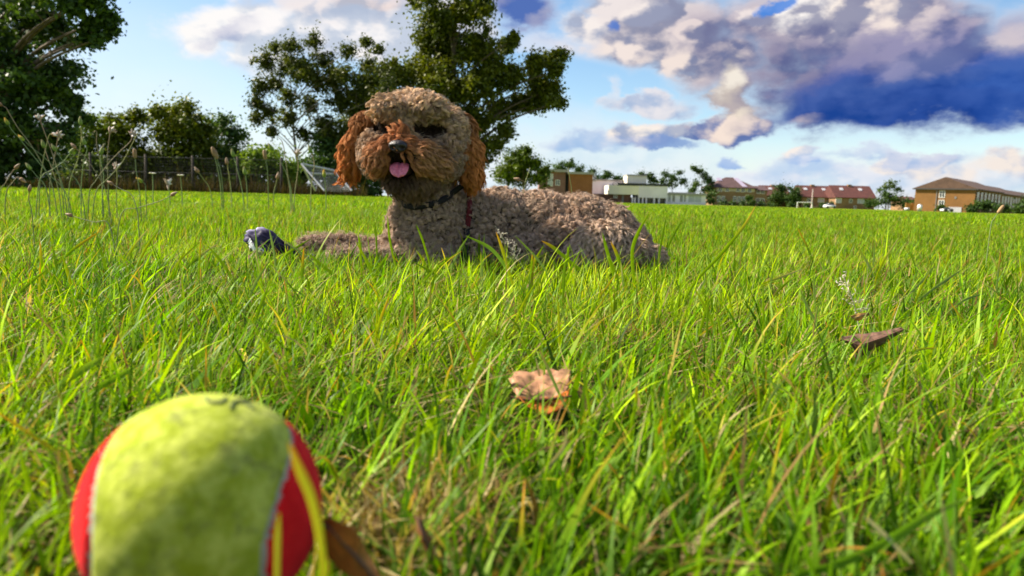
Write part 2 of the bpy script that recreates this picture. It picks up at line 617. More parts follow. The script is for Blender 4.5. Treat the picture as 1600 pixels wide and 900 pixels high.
def blade_colours(N, dry=0.12, orange=0.05, patch=None):
    cb = GREENS[rng.integers(0, len(GREENS), N)] * rng.uniform(0.6, 1.45, (N, 1))
    if patch is not None:
        cb = cb * (1 + 0.38 * patch[:, None]) * np.array([1, 1, 1])
        cb[:, 0] *= 1 + 0.25 * patch
    ct = cb * rng.uniform(0.95, 1.25, (N, 1))
    u = rng.random(N)
    d = u < dry
    c = DRY[rng.integers(0, len(DRY), d.sum())] * rng.uniform(.6, 1.1, (d.sum(), 1))
    cb[d] = c; ct[d] = c * 1.05
    o = (u > dry) & (u < dry + orange)
    ct[o] = ORANGE[rng.integers(0, len(ORANGE), o.sum())]
    return cb, ct, d


def patch_noise(x, y, s=3.0, seed=0.0):
    return (np.sin(x * s * 1.7 + seed) * np.cos(y * s * 1.3 + seed * 2) + np.sin(x * s * 3.9 + y * s * 2.7 + seed * 3) * .6
            + np.cos(y * s * 5.3 - x * s * 4.1 + seed) * .4) / 2.0


BALL_C = P(319, 795, 0.203)
BALL_R = 0.0328
TOY_C = P(418, 392, 1.56)


def dog_clear(x, y):
    """flattened ground under the dog"""
    a = ((x - 0.10) / 0.33) ** 2 + ((y - 1.70) / 0.13) ** 2 < 1
    b = (x > -0.44) & (x < 0.0) & (y > 1.52) & (y < 1.70)
    c = ((x - TOY_C.x) / 0.055) ** 2 + ((y - TOY_C.y + .035) / 0.075) ** 2 < 1
    return a | b | c


def near_grass():
    parts = []

    def add(N, ymin, ymax, Lm, Ls, Wm, dry, orange, thm, flat=False, S=5, keep=None, light=1.0):
        y = np.sqrt(rng.uniform(ymin ** 2, ymax ** 2, N)) if ymin > 0.3 else rng.uniform(ymin, ymax, N)
        x = rng.uniform(-1, 1, N) * (0.80 * y + 0.14)
        # tufts: pull blades towards clump centres
        g = 0.028
        jx = np.floor(x / g) + .5; jy = np.floor(y / g) + .5
        h = np.sin(jx * 127.1 + jy * 311.7) * 43758.5453; h -= np.floor(h)
        h2 = np.sin(jx * 269.5 + jy * 183.3) * 43758.5453; h2 -= np.floor(h2)
        tx, ty = (jx + (h - .5) * .9) * g, (jy + (h2 - .5) * .9) * g
        k = rng.uniform(0, .75, N)
        ox, oy = x - tx, y - ty
        x = tx + ox * (1 - k) ; y = ty + oy * (1 - k)
        pn = patch_noise(x, y, 3.0, 1.0)
        pn2 = patch_noise(x, y, 7.0, 4.0)
        m = ~dog_clear(x, y)
        m &= ((x - BALL_C.x) ** 2 + (y - BALL_C.y) ** 2) > (0.031) ** 2
        m &= (x ** 2 + y ** 2) > 0.09 ** 2
        m &= rng.random(N) < 0.80 + 0.35 * pn2
        if flat: m &= rng.random(N) < .35 + .9 * patch_noise(x, y, 5.0, 7.0)
        lf = G(845, 645, .01)
        m &= ~((np.abs(x - lf.x) < .020) & (y > lf.y - .035) & (y < lf.y + .004) & (rng.random(N) < .8))
        if keep is not None: m &= keep(x, y)
        x, y, pn, h, h2, ox, oy = [v[m] for v in (x, y, pn, h, h2, ox, oy)]
        n = len(x)
        L = rng.lognormal(math.log(Lm), Ls, n) * (0.85 + 0.35 * h) * (1 + 0.18 * pn)
        if flat: L = np.minimum(L, np.where(y < .4, .035, .075))
        # nothing tall right under the lens
        L = np.minimum(L, 0.03 + np.hypot(x, y) * 0.17) if not flat else L
        nb = np.hypot(x - BALL_C.x, y - BALL_C.y)
        L = np.where((nb < .06) | ((y < BALL_C.y) & (abs(x - BALL_C.x) < .05)), np.minimum(L, 0.026), L)
        W = rng.lognormal(math.log(Wm), .35, n)
        phi = np.arctan2(oy + rng.normal(0, .012, n), ox + rng.normal(0, .012, n)) + rng.normal(0, .6, n)
        phi = np.where(rng.random(n) < .25, rng.normal(0.5, .7, n), phi)
        if flat:
            th0 = rng.uniform(1.1, 1.5, n); bend = rng.uniform(-.1, .4, n)
        else:
            th0 = np.abs(rng.normal(thm, .22, n)); bend = np.abs(rng.normal(.65, .5, n))
        cb, ct, d = blade_colours(n, dry, orange, pn)
        cb *= light; ct *= light
        z = ground_z(x, y) - 0.002 + (rng.uniform(.001, .016, n) if flat else 0)
        # lower part of a blade is paler sheath
        parts.append(blades(x, y, z, L, W, th0, bend, phi, rng.normal(0, .9, n), cb, ct, S))

    add(42000, 0.10, 0.95, 0.027, .40, 0.0016, .07, .05, .38)
    add(62000, 0.85, 2.15, 0.027, .38, 0.0017, .07, .05, .36, S=4)
    add(13000, 0.10, 0.9, 0.045, .5, 0.0013, 1.0, 0, 0, flat=True, S=4)       # thatch of old straw
    add(12000, 0.9, 2.1, 0.05, .5, 0.0016, 1.0, 0, 0, flat=True, S=4)
    add(5200, 0.25, 1.5, 0.050, .30, 0.0022, .10, .10, .55, S=6, light=1.35)     # paler arching blades
    add(2600, 0.14, 0.95, 0.044, .28, 0.0030, .04, .14, .55, S=7)            # broad longer blades
    add(2600, 0.85, 2.0, 0.048, .28, 0.0028, .06, .12, .35, S=6)
    add(120, 0.9, 1.55, 0.085, .22, 0.0036, .08, .25, .35, S=7, keep=lambda x, y: (x > -.1))
    # a tangle of dead stalks beside the ball
    n = 700
    g = G(640, 835, 0.004)
    x = g.x + rng.normal(0, .020, n); y = g.y + rng.normal(0, .022, n)
    cb = DRY[rng.integers(0, 4, n)] * rng.uniform(.7, 1.4, (n, 1))
    parts.append(blades(x, y, rng.uniform(0, .012, n), rng.uniform(.012, .04, n), rng.uniform(.0009, .0018, n), rng.uniform(.6, 1.5, n),
                        rng.normal(.3, .8, n), rng.uniform(0, 6.28, n), rng.normal(0, 1.5, n), cb, cb, 5))
    V = np.vstack([p[0] for p in parts])
    C = np.vstack([p[2] for p in parts])
    off, Fs = 0, []
    for p in parts:
        Fs.append(p[1] + off)
        off += len(p[0])
    me = np_mesh('near_grass', V, np.vstack(Fs), C)
    o = link_mesh('grass', me, M_blade)
    tag(o, 'bright green short grass with straw around the ball and dog', 'grass', kind='stuff')
    return o


near_grass()


# farther grass: a few patch meshes scattered with geometry nodes
def patch_mesh(name, size, n, Lm, Wm, S, dry, seed):
    global rng
    keep = rng
    rng = np.random.default_rng(seed)
    x = rng.uniform(-size / 2, size / 2, n)
    y = rng.uniform(-size / 2, size / 2, n)
    L = rng.lognormal(math.log(Lm), .38, n)
    W = rng.lognormal(math.log(Wm), .3, n)
    cb, ct, d = blade_colours(n, dry, .05, patch_noise(x, y, 9.0, seed))
    V, F, C = blades(x, y, np.zeros(n) - .003, L, W, np.abs(rng.normal(.3, .2, n)), np.abs(rng.normal(.6, .4, n)),
                     rng.uniform(0, 6.28, n), rng.normal(0, .8, n), cb, ct, S)
    rng = keep
    me = np_mesh(name, V, F, C)
    me.materials.append(M_blade)
    return bpy.data.objects.new(name, me)


def scatter(name, label, patches, pts, rots, scales, kindname='grass'):
    coll = bpy.data.collections.new(name + '_source')
    for p in patches:
        coll.objects.link(p)
    me = bpy.data.meshes.new(name)
    me.vertices.add(len(pts))
    me.vertices.foreach_set('co', np.asarray(pts, np.float32).ravel())
    a = me.attributes.new('rot', 'FLOAT', 'POINT'); a.data.foreach_set('value', np.asarray(rots, np.float32))
    a = me.attributes.new('scl', 'FLOAT_VECTOR', 'POINT'); a.data.foreach_set('vector', np.asarray(scales, np.float32).ravel())
    a = me.attributes.new('idx', 'INT', 'POINT'); a.data.foreach_set('value', rng.integers(0, len(patches), len(pts)).astype(np.int32))
    o = bpy.data.objects.new(name, me)
    col.objects.link(o)
    ng = bpy.data.node_groups.new(name, 'GeometryNodeTree')
    ng.interface.new_socket('Geometry', in_out='INPUT', socket_type='NodeSocketGeometry')
    ng.interface.new_socket('Geometry', in_out='OUTPUT', socket_type='NodeSocketGeometry')
    N, Lk = ng.nodes, ng.links
    gi, go = N.new('NodeGroupInput'), N.new('NodeGroupOutput')
    m2p = N.new('GeometryNodeMeshToPoints')
    ci = N.new('GeometryNodeCollectionInfo')
    ci.inputs['Collection'].default_value = coll
    ci.inputs['Separate Children'].default_value = True
    ci.inputs['Reset Children'].default_value = True
    iop = N.new('GeometryNodeInstanceOnPoints')
    iop.inputs['Pick Instance'].default_value = True

    def named(nm, typ):
        n = N.new('GeometryNodeInputNamedAttribute')
        n.data_type = typ
        n.inputs[0].default_value = nm
        return n.outputs[0]
    cx = N.new('ShaderNodeCombineXYZ')
    Lk.new(named('rot', 'FLOAT'), cx.inputs[2])
    Lk.new(gi.outputs[0], m2p.inputs[0])
    Lk.new(m2p.outputs[0], iop.inputs['Points'])
    Lk.new(ci.outputs[0], iop.inputs['Instance'])
    Lk.new(named('idx', 'INT'), iop.inputs['Instance Index'])
    Lk.new(cx.outputs[0], iop.inputs['Rotation'])
    Lk.new(named('scl', 'FLOAT_VECTOR'), iop.inputs['Scale'])
    Lk.new(iop.outputs[0], go.inputs[0])
    md = o.modifiers.new('scatter', 'NODES')
    md.node_group = ng
    tag(o, label, kindname, kind='stuff')
    return o


def far_grass():
    pa = [patch_mesh('patch_fine', .25, 520, .026, .0026, 3, .08, s) for s in (1, 2, 3, 4)]
    pts, rots, scl = [], [], []
    y = 2.05
    while y < 7.0:
        hw = .82 * y + .3
        for x in np.arange(-hw, hw, .19):
            xx, yy = x + random.uniform(-.05, .05), y + random.uniform(-.05, .05)
            if dog_clear(np.array([xx]), np.array([yy - .1]))[0]: continue
            pts.append((xx, yy, float(ground_z(xx, yy))))
            rots.append(random.uniform(0, 6.28)); s = random.uniform(.85, 1.2)
            zs = s * (1 + .3 * float(patch_noise(xx, yy, .9, 2.0)))
            scl.append((s, s, zs))
        y += .19
    for yy0 in np.arange(-.9, 2.1, .14):              # the turf goes on to both sides of the view
        for xx0 in np.arange(-2.6, 2.6, .14):
            if yy0 > .05 and abs(xx0) < .80 * yy0 + .22: continue
            if yy0 <= .05 and abs(xx0) < .30 and yy0 > -.35: continue
            xx, yy = xx0 + random.uniform(-.04, .04), yy0 + random.uniform(-.04, .04)
            pts.append((xx, yy, float(ground_z(xx, yy))))
            rots.append(random.uniform(0, 6.28)); s = random.uniform(.75, 1.0)
            scl.append((s, s, s * 1.15))
    scatter('mid_grass', 'short green grass behind the dog', pa, pts, rots, scl)
    pb = [patch_mesh('patch_coarse', 1.2, 900, .034, .009, 2, .06, s) for s in (11, 12, 13)]
    pts, rots, scl = [], [], []
    y = 7.2
    while y < 60:
        hw = .85 * y + 1
        st = .95 * (1 + y * .012)
        for x in np.arange(-hw, hw, st):
            xx, yy = x + random.uniform(-.25, .25), y + random.uniform(-.25, .25)
            pts.append((xx, yy, float(ground_z(xx, yy))))
            rots.append(random.uniform(0, 6.28)); s = random.uniform(.9, 1.2) * (1 + y * .006)
            scl.append((s, s, s * (1 + .35 * float(patch_noise(xx, yy, .35, 5.0)))))
        y += st
    scatter('far_grass', 'green grass of the open field towards the fence and houses', pb, pts, rots, scl)


far_grass()
# ------------------------------------------------------------------ trees and bushes
def leaf_cloud(clumps, n, size, cols, sub=7, subr=.42, flat=.8, fill=.5, scat=.25):
    """n little folded leaves spread through uneven clumps; clumps = (centre, radius[, weight])"""
    ctr, rad, tint, squash = [], [], [], []
    for c in clumps:
        p, r = np.array(tuple(c[0])), c[1]
        k = c[2] if len(c) > 2 else 1.0
        for j in range(max(3, int(sub * k))):
            d = rng.normal(0, 1, 3); d /= np.linalg.norm(d)
            q = p + d * r * rng.uniform(.05, 1.0) ** .7 * np.array([1, 1, .85])
            ctr.append(q); rad.append(r * subr * rng.uniform(.5, 1.25)); tint.append(rng.random()); squash.append(rng.uniform(.4, 1.5, 3) * np.array([1.15, 1.15, .75]))
    ctr, rad, tint, squash = np.array(ctr), np.array(rad), np.array(tint), np.array(squash)
    pr = rad ** 2.5; pr /= pr.sum()
    idx = rng.choice(len(ctr), n, p=pr)
    d = rng.normal(0, 1, (n, 3)); d /= np.linalg.norm(d, axis=1)[:, None]
    rr = np.minimum(np.abs(rng.normal(0, .62, n)), 1.7)
    pos = ctr[idx] + d * (rad[idx] * rr)[:, None] * squash[idx]
    # a thin scatter between the clumps
    k = rng.random(n) < scat
    pc = np.array([tuple(c[0]) for c in clumps]); pr_ = np.array([c[1] for c in clumps])
    j = rng.integers(0, len(clumps), n)
    sq2 = rng.uniform(.6, 1.35, (len(clumps), 3))
    pos[k] = (pc[j] + d * (pr_[j] * np.minimum(np.abs(rng.normal(0, .62, n)), 1.7))[:, None] * sq2[j])[k]
    # leaf frame
    nrm = rng.normal(0, 1, (n, 3)) + np.array([0, 0, .8]) + d * .5
    nrm /= np.linalg.norm(nrm, axis=1)[:, None]
    t = np.cross(nrm, rng.normal(0, 1, (n, 3))); t /= np.linalg.norm(t, axis=1)[:, None]
    b = np.cross(nrm, t)
    s = size * rng.uniform(.6, 1.35, n)[:, None]
    V = np.stack([pos - t * s * .5, pos + b * s * .33 + nrm * s * .08, pos + t * s * .55, pos - b * s * .33 + nrm * s * .08], 1)
    F = (np.arange(n) * 4)[:, None] + np.array([0, 1, 2, 3])[None]
    cols = np.array(cols)
    f = np.clip(tint[idx] * .8 + rng.random(n) * .3, 0, .999) * (len(cols) - 1)
    i0 = f.astype(int); fr = (f - i0)[:, None]
    C = (cols[i0] * (1 - fr) + cols[np.minimum(i0 + 1, len(cols) - 1)] * fr) * rng.uniform(.8, 1.2, (n, 1))
    C = np.repeat(C[:, None], 4, 1)
    return np_mesh('leaves', V.reshape(-1, 3), F, C.reshape(-1, 3)), ctr


def tree(name, label, cat, base, clumps, n, size, cols, trunk_r=.2, group=None, trunk_top=None, limbs=True, sub=7,
         subr=.42, fill=.5, bark=None, stems=None, scat=.25):
    root = empty(name, base)
    tag(root, label, cat, group)
    base = Vector(base)
    loc = [(Vector(c[0]) - base,) + tuple(c[1:]) for c in clumps]
    me, ctr = leaf_cloud(loc, n, size, cols, sub, subr, fill=fill, scat=scat)
    link_mesh('crown', me, M_leaf, root)
    top = Vector(trunk_top) - base if trunk_top is not None else Vector((0, 0, max(c[0].z for c in loc) * .8))
    lst = []
    sway = lambda a: Vector((random.uniform(-a, a), random.uniform(-a, a), 0))
    pts = [Vector((0, 0, -.15)), top * .25 + sway(trunk_r * .5), top * .6 + sway(trunk_r * .8), top]
    tp = catmull(pts, 6)
    lst.append((tp, [trunk_r * (1.25 if i == 0 else 1) * (1 - .8 * i / (len(tp) - 1)) for i in range(len(tp))]))
    if limbs:
        for c in loc:
            q = c[0]
            zz = max(min(q.z - .6 * c[1] - (q.xy - top.xy).length * .35, top.z * .95), top.z * .12)
            k = min(len(tp) - 2, max(1, int(zz / max(top.z, .1) * (len(tp) - 1))))
            s = tp[k]
            mid = s.lerp(q, .5) + Vector((0, 0, (q - s).length * .08)) + sway(.1 * c[1])
            lp = catmull([s, mid, q], 5)
            r0 = trunk_r * .38 * (1 - .6 * k / len(tp))
            lst.append((lp, [r0 * (1 - .8 * i / (len(lp) - 1)) for i in range(len(lp))]))
            for j in range(3):                     # twigs that show in the gaps
                d = Vector((random.gauss(0, 1), random.gauss(0, 1), random.gauss(.4, .7))).normalized()
                a = lp[-2 - j]
                e = a + d * c[1] * .9
                lst.append(([a, a.lerp(e, .5) + sway(.05 * c[1]), e], [r0 * .35, r0 * .22, r0 * .08]))
    tubes_obj('trunk', lst, bark or M_bark, root, sides=6)
    return root


def PC(lst, Y, dY=2.0, s=1.0):
    """(px, py, r px) -> clumps at a real distance"""
    out = []
    for it in lst:
        px, py, r = it[:3]
        Yc = Y + random.uniform(-dY, dY)
        out.append((P(px, py, Yc), (max(r, 13) if Y < 60 else r) * Yc / FPX * s) + tuple(it[3:]))
    return out


DARKG = [(0.022, 0.048, 0.014), (0.042, 0.085, 0.018), (0.075, 0.125, 0.018)]
OLIVE = [(0.030, 0.050, 0.004), (0.078, 0.102, 0.004), (0.140, 0.150, 0.005)]
MIDG = [(0.028, 0.058, 0.008), (0.070, 0.115, 0.008), (0.120, 0.165, 0.010)]


def gp(px, Y):
    p = P(px, 300, Y)
    return (p.x, p.y, 0.0)


def build_trees():
    # big dark tree leaning in from the left
    cl = PC([(15, 60, 75), (75, 30, 55), (55, 120, 62), (100, 160, 26), (15, 180, 62), (60, 215, 42), (95, 210, 26), (-70, 80, 90),
             (-80, 200, 80), (30, -70, 90), (120, -45, 40), (60, 255, 30), (10, 250, 40), (-60, 270, 50), (112, 110, 18, .7),
             (118, 158, 12, .6), (125, 185, 10, .5)], 27, 2.2)
    cl += PC([(118, 5, 26), (150, -5, 24), (140, 38, 15, .9), (166, 28, 15, .9), (172, 45, 10, .8), (134, 62, 11, .7), (152, 60, 8, .6)], 25, .5)
    tree('broadleaf_tree', 'tall dark broadleaf tree filling the left edge with a bough hanging out right', 'tree',
         gp(-20, 27), cl, 90000, .17, DARKG, .38, sub=26, subr=.34, scat=.22)
    # bushes behind the wire fence
    rows = [
        ('low bright green bush behind the fence just right of the dark tree', [(125, 250, 34), (150, 220, 36), (115, 215, 26), (140, 190, 18)], 44, MIDG, 7000),
        ('rounded green bush with uneven top behind the fence, left of the tallest one', [(190, 215, 36), (215, 250, 40), (175, 190, 20), (215, 185, 20)], 46, OLIVE, 9000),
        ('tallest olive bush behind the middle of the fence', [(262, 200, 36), (290, 190, 28), (275, 245, 44), (310, 210, 30), (245, 175, 15), (292, 168, 13)], 45, OLIVE, 13000),
        ('dark green bush behind the fence beside the sparse tree', [(340, 235, 36), (335, 200, 22), (365, 210, 20), (372, 250, 30), (350, 188, 10)], 47, DARKG, 8000),
        ('pale yellow green bush under the sparse tree', [(400, 255, 28), (425, 245, 26), (385, 265, 22), (440, 265, 24)], 44, [(0.05, .09, .01), (.10, .16, .01), (.15, .22, .015)], 6000),
        ('dark bush behind the tipped goal', [(500, 262, 30), (540, 250, 36), (470, 270, 20), (575, 265, 30), (520, 225, 30), (560, 280, 16), (600, 280, 18), (620, 270, 26)], 49, DARKG, 16000),
    ]
    for lab, pts, Y, cols, n in rows:
        cx = sum(p[0] for p in pts) / len(pts)
        x0_, x1_ = min(p[0] for p in pts) - 14, max(p[0] for p in pts) + 14
        pts = pts + [(q_, 311 + .028 * (q_ - 800) - 8, 21, 1.6) for q_ in (x0_, x0_ * .67 + x1_ * .33, x0_ * .33 + x1_ * .67, x1_)] + [(q_, 311 + .028 * (q_ - 800) - 34, 24) for q_ in (x0_ + 10, (x0_ + x1_) / 2, x1_ - 10)]
        cols = [tuple(v * 1.3 for v in c) for c in cols]
        n = int(n * 2.2)
        tree('bush', lab, 'bush', gp(cx, Y), PC(pts, Y, 1.2), n, .20, cols, .1, group='bushes behind the wire fence', sub=18, subr=.5)
    # sparse tree with pale trunk
    cl = PC([(412, 95, 20), (430, 75, 12), (455, 75, 20), (490, 65, 17), (470, 100, 22), (505, 95, 24), (545, 80, 15), (572, 66, 9, .8), (405, 135, 18),
             (430, 130, 20), (450, 150, 20), (495, 130, 22), (535, 115, 22), (575, 100, 18), (590, 78, 8, .8), (420, 175, 20), (450, 185, 20), (485, 165, 22),
             (530, 155, 28), (560, 130, 20), (400, 185, 12), (425, 205, 10), (560, 180, 30), (510, 195, 24), (480, 115, 30), (520, 125, 30), (560, 150, 30), (445, 105, 24), (590, 125, 30), (600, 150, 34), (520, 215, 26), (545, 210, 30), (475, 210, 16), (400, 160, 14)], 50, 1.5, .92)
    bark = mat('pale_bark', (0.22, 0.18, 0.15), .9, .3, 5, .4, 20)
    tree('sparse_tree', 'airy dark tree with pale forked trunk and sky showing through', 'tree', gp(470, 50), cl, 52000, .17,
         [(0.028, 0.042, 0.010), (0.060, .080, .010), (.100, .115, .012)], .15, trunk_top=P(455, 150, 50), sub=22, subr=.46, bark=bark, scat=.40)
    # the big tree behind the dog
    cl = PC([(690, 25, 42), (735, 15, 36), (665, 60, 24), (700, 75, 40), (750, 75, 36), (790, 75, 14), (802, 62, 8, .7), (660, 110, 40), (620, 120, 34), (605, 108, 16),
             (700, 130, 50), (760, 125, 40), (800, 120, 24), (835, 100, 18), (858, 95, 17), (874, 88, 8, .8), (868, 110, 14), (840, 130, 26), (860, 140, 18), (870, 160, 8, .8), (815, 160, 24),
             (780, 170, 26), (845, 160, 12, .8), (590, 160, 40), (560, 190, 34), (600, 210, 40), (550, 235, 34), (590, 262, 28), (640, 230, 50), (700, 200, 50), (745, 190, 26),
             (750, 235, 28), (790, 205, 16, .8), (775, 225, 10, .8), (700, -50, 50), (750, -60, 44), (680, -110, 50), (730, -120, 50), (650, 0, 12, .8), (700, 262, 34)], 55, 3.0, .95)
    tree('oak_tree', 'big full olive green tree rising behind the dog out of the top of the picture', 'tree', gp(705, 55), cl, 165000, .25,
         OLIVE, .42, sub=24, subr=.46, fill=.45, scat=.35)
    cl = PC([(815, 250, 24), (800, 262, 20), (836, 255, 18), (785, 272, 16), (850, 268, 12), (815, 275, 24), (822, 235, 10), (842, 280, 16)], 68, 1.0)
    tree('round_tree', 'small dome shaped green tree left of the brick building', 'tree', gp(818, 68), cl, 14000, .22,
         MIDG, .2, sub=22, subr=.45, fill=.5)
    # far trees round the houses
    far = [
        ('dark tree crowns behind the flat roof of the brick building', [(875, 262, 10), (890, 258, 9), (905, 266, 8)], 215, 3000),
        ('small pointed dark tree right of the brick building', [(926, 268, 6), (922, 278, 8), (931, 279, 6)], 205, 1500),
        ('small round dark tree above the long white wall', [(950, 272, 7), (944, 277, 6)], 230, 1200),
        ('low dark tree left of the cream rooftop block', [(965, 279, 7), (976, 281, 6)], 230, 1000),
        ('wide dark tree behind the cream rooftop block', [(1003, 273, 7), (1015, 275, 7), (1022, 282, 8)], 230, 1500),
        ('windswept dark tree right of the rooftop block', [(1040, 274, 8), (1052, 278, 8), (1062, 270, 5), (1048, 286, 9), (1068, 284, 8), (1035, 284, 7)], 225, 2200),
        ('flat topped dark pine beside the terraced house', [(1086, 264, 5), (1094, 268, 6), (1102, 275, 6), (1082, 262, 3), (1108, 285, 8), (1088, 288, 8), (1108, 296, 10)], 200, 2600),
        ('dark bush at the end of the white building', [(1110, 306, 9), (1112, 314, 7), (1082, 298, 7)], 190, 1200),
        ('rounded near black tree between the roofs', [(1222, 300, 13), (1214, 308, 11), (1230, 309, 10), (1220, 292, 6)], 210, 2600),
        ('dark green tree right of the near black one', [(1242, 302, 10), (1245, 312, 9), (1237, 310, 8)], 206, 2000),
        ('thin crowned pale tree beside the right pair of houses', [(1384, 292, 8), (1396, 290, 8), (1403, 297, 6), (1375, 297, 5), (1391, 285, 4)], 215, 900),
        ('dark shrub mass below the thin crowned tree', [(1385, 308, 11), (1400, 312, 11), (1370, 316, 9), (1415, 318, 9), (1358, 318, 7)], 190, 3000),
        ('dark shrubs against the long brick building', [(1530, 321, 8), (1545, 322, 8), (1558, 324, 7), (1518, 326, 6), (1572, 327, 6)], 138, 2400),
        ('dark shrub at the right edge by the long brick building', [(1598, 322, 10), (1590, 329, 7), (1612, 318, 12)], 136, 1800),
        ('low hedge in front of the terraced house', [(1130, 318, 6), (1145, 319, 6), (1160, 320, 6), (1175, 318, 6), (1190, 321, 6), (1205, 322, 6), (1170, 310, 5)], 180, 2600),
        ('low hedge below the red roofed houses', [(1260, 322, 5), (1285, 322, 5), (1300, 320, 4), (1235, 322, 5)], 182, 1500),
        ('small dark bush left of the tan brick gable', [(1432, 318, 7), (1424, 324, 6), (1436, 309, 5)], 170, 900),
        ('small green bush under the gable windows', [(1470, 326, 5), (1478, 328, 4)], 140, 600),
    ]
    for lab, pts, Y, n in far:
        cx = sum(p[0] for p in pts) / len(pts)
        cols = [(.04, .07, .015), (.08, .12, .02), (.12, .17, .03)] if 'pale' in lab else DARKG
        hedge = 'hedge' in lab or 'shrub' in lab or 'bush' in lab
        tree('bush' if hedge and 'hedge' not in lab else ('hedge' if hedge else 'far_tree'), lab, 'hedge' if 'hedge' in lab else ('bush' if hedge else 'tree'),
             gp(cx, Y), PC(pts, Y, 1.5, 1.12), int(n * 1.8), .42, cols, .16, group='far trees and shrubs by the houses', sub=14, subr=.5, scat=.4)


build_trees()


# ------------------------------------------------------------------ wire fence, tipped goal, far goal
def build_fence():
    root = empty('wire_fence', gp(180, 40))
    tag(root, 'wire mesh fence with dark timber posts below the bushes', 'fence')
    b = Vector(root.location)
    mw = mat('weathered_post', (0.05, 0.04, 0.032), .9, .35, 5, .5, 30)
    mg = mat('fence_wire', (0.05, 0.05, 0.055), .6, .2, 5, metal=.6)
    xs = []
    for px in (-60, 33, 143, 229, 302, 372, 440):
        p = Vector(gp(px, 40)) - b
        xs.append(p)
        bm = bmesh.new()
        bmesh.ops.create_cone(bm, cap_ends=True, segments=10, radius1=.075, radius2=.065, depth=2.1)
        bmesh.ops.translate(bm, vec=(p.x, p.y, .93), verts=bm.verts)
        bm_obj('post', bm, mw, root, True)
    x0, x1 = xs[0].x, xs[-1].x
    for z in (.25, 1.05, 1.85):
        tubes_obj('strand_wire', [([Vector((x0, -.08, z)), Vector(((x0 + x1) / 2, -.08, z - .02)), Vector((x1, -.08, z))], [.012] * 3)], mg, root, sides=5)
    lst = []
    for i in range(int((x1 - x0) / .13)):
        x = x0 + i * .13
        lst.append(([Vector((x, -.09, .05)), Vector((x + .01, -.09, 1.0)), Vector((x, -.09, 1.85))], [.004] * 3))
    for i in range(13):
        z = .1 + i * .14
        lst.append(([Vector((x0, -.095, z)), Vector((x1 * .5 + x0 * .5, -.095, z)), Vector((x1, -.095, z))], [.004] * 3))
    o = tubes_obj('wire_mesh', lst, mg, root, sides=3)
    o['kind'] = 'stuff'
    # dry undergrowth along the fence
    n = 9000
    x = rng.uniform(P(-80, 300, 40).x, P(560, 300, 40).x, n)
    y = 39.6 + rng.uniform(-.7, 3.5, n)
    L = rng.lognormal(math.log(.55), .4, n)
    cb = np.array([[.035, .024, .014], [.02, .02, .01], [.018, .024, .008], [.055, .040, .022]])[rng.integers(0, 4, n)]
    V, F, C = blades(x, y, np.zeros(n), L, rng.uniform(.02, .05, n), np.abs(rng.normal(.12, .12, n)), rng.normal(.3, .3, n),
                     rng.uniform(0, 6.28, n), rng.normal(0, 1, n), cb, cb * 1.2, 3)
    tag(link_mesh('undergrowth', np_mesh('undergrowth', V, F, C), M_blade), 'brown dry undergrowth growing along the wire fence', 'undergrowth', kind='stuff')


build_fence()


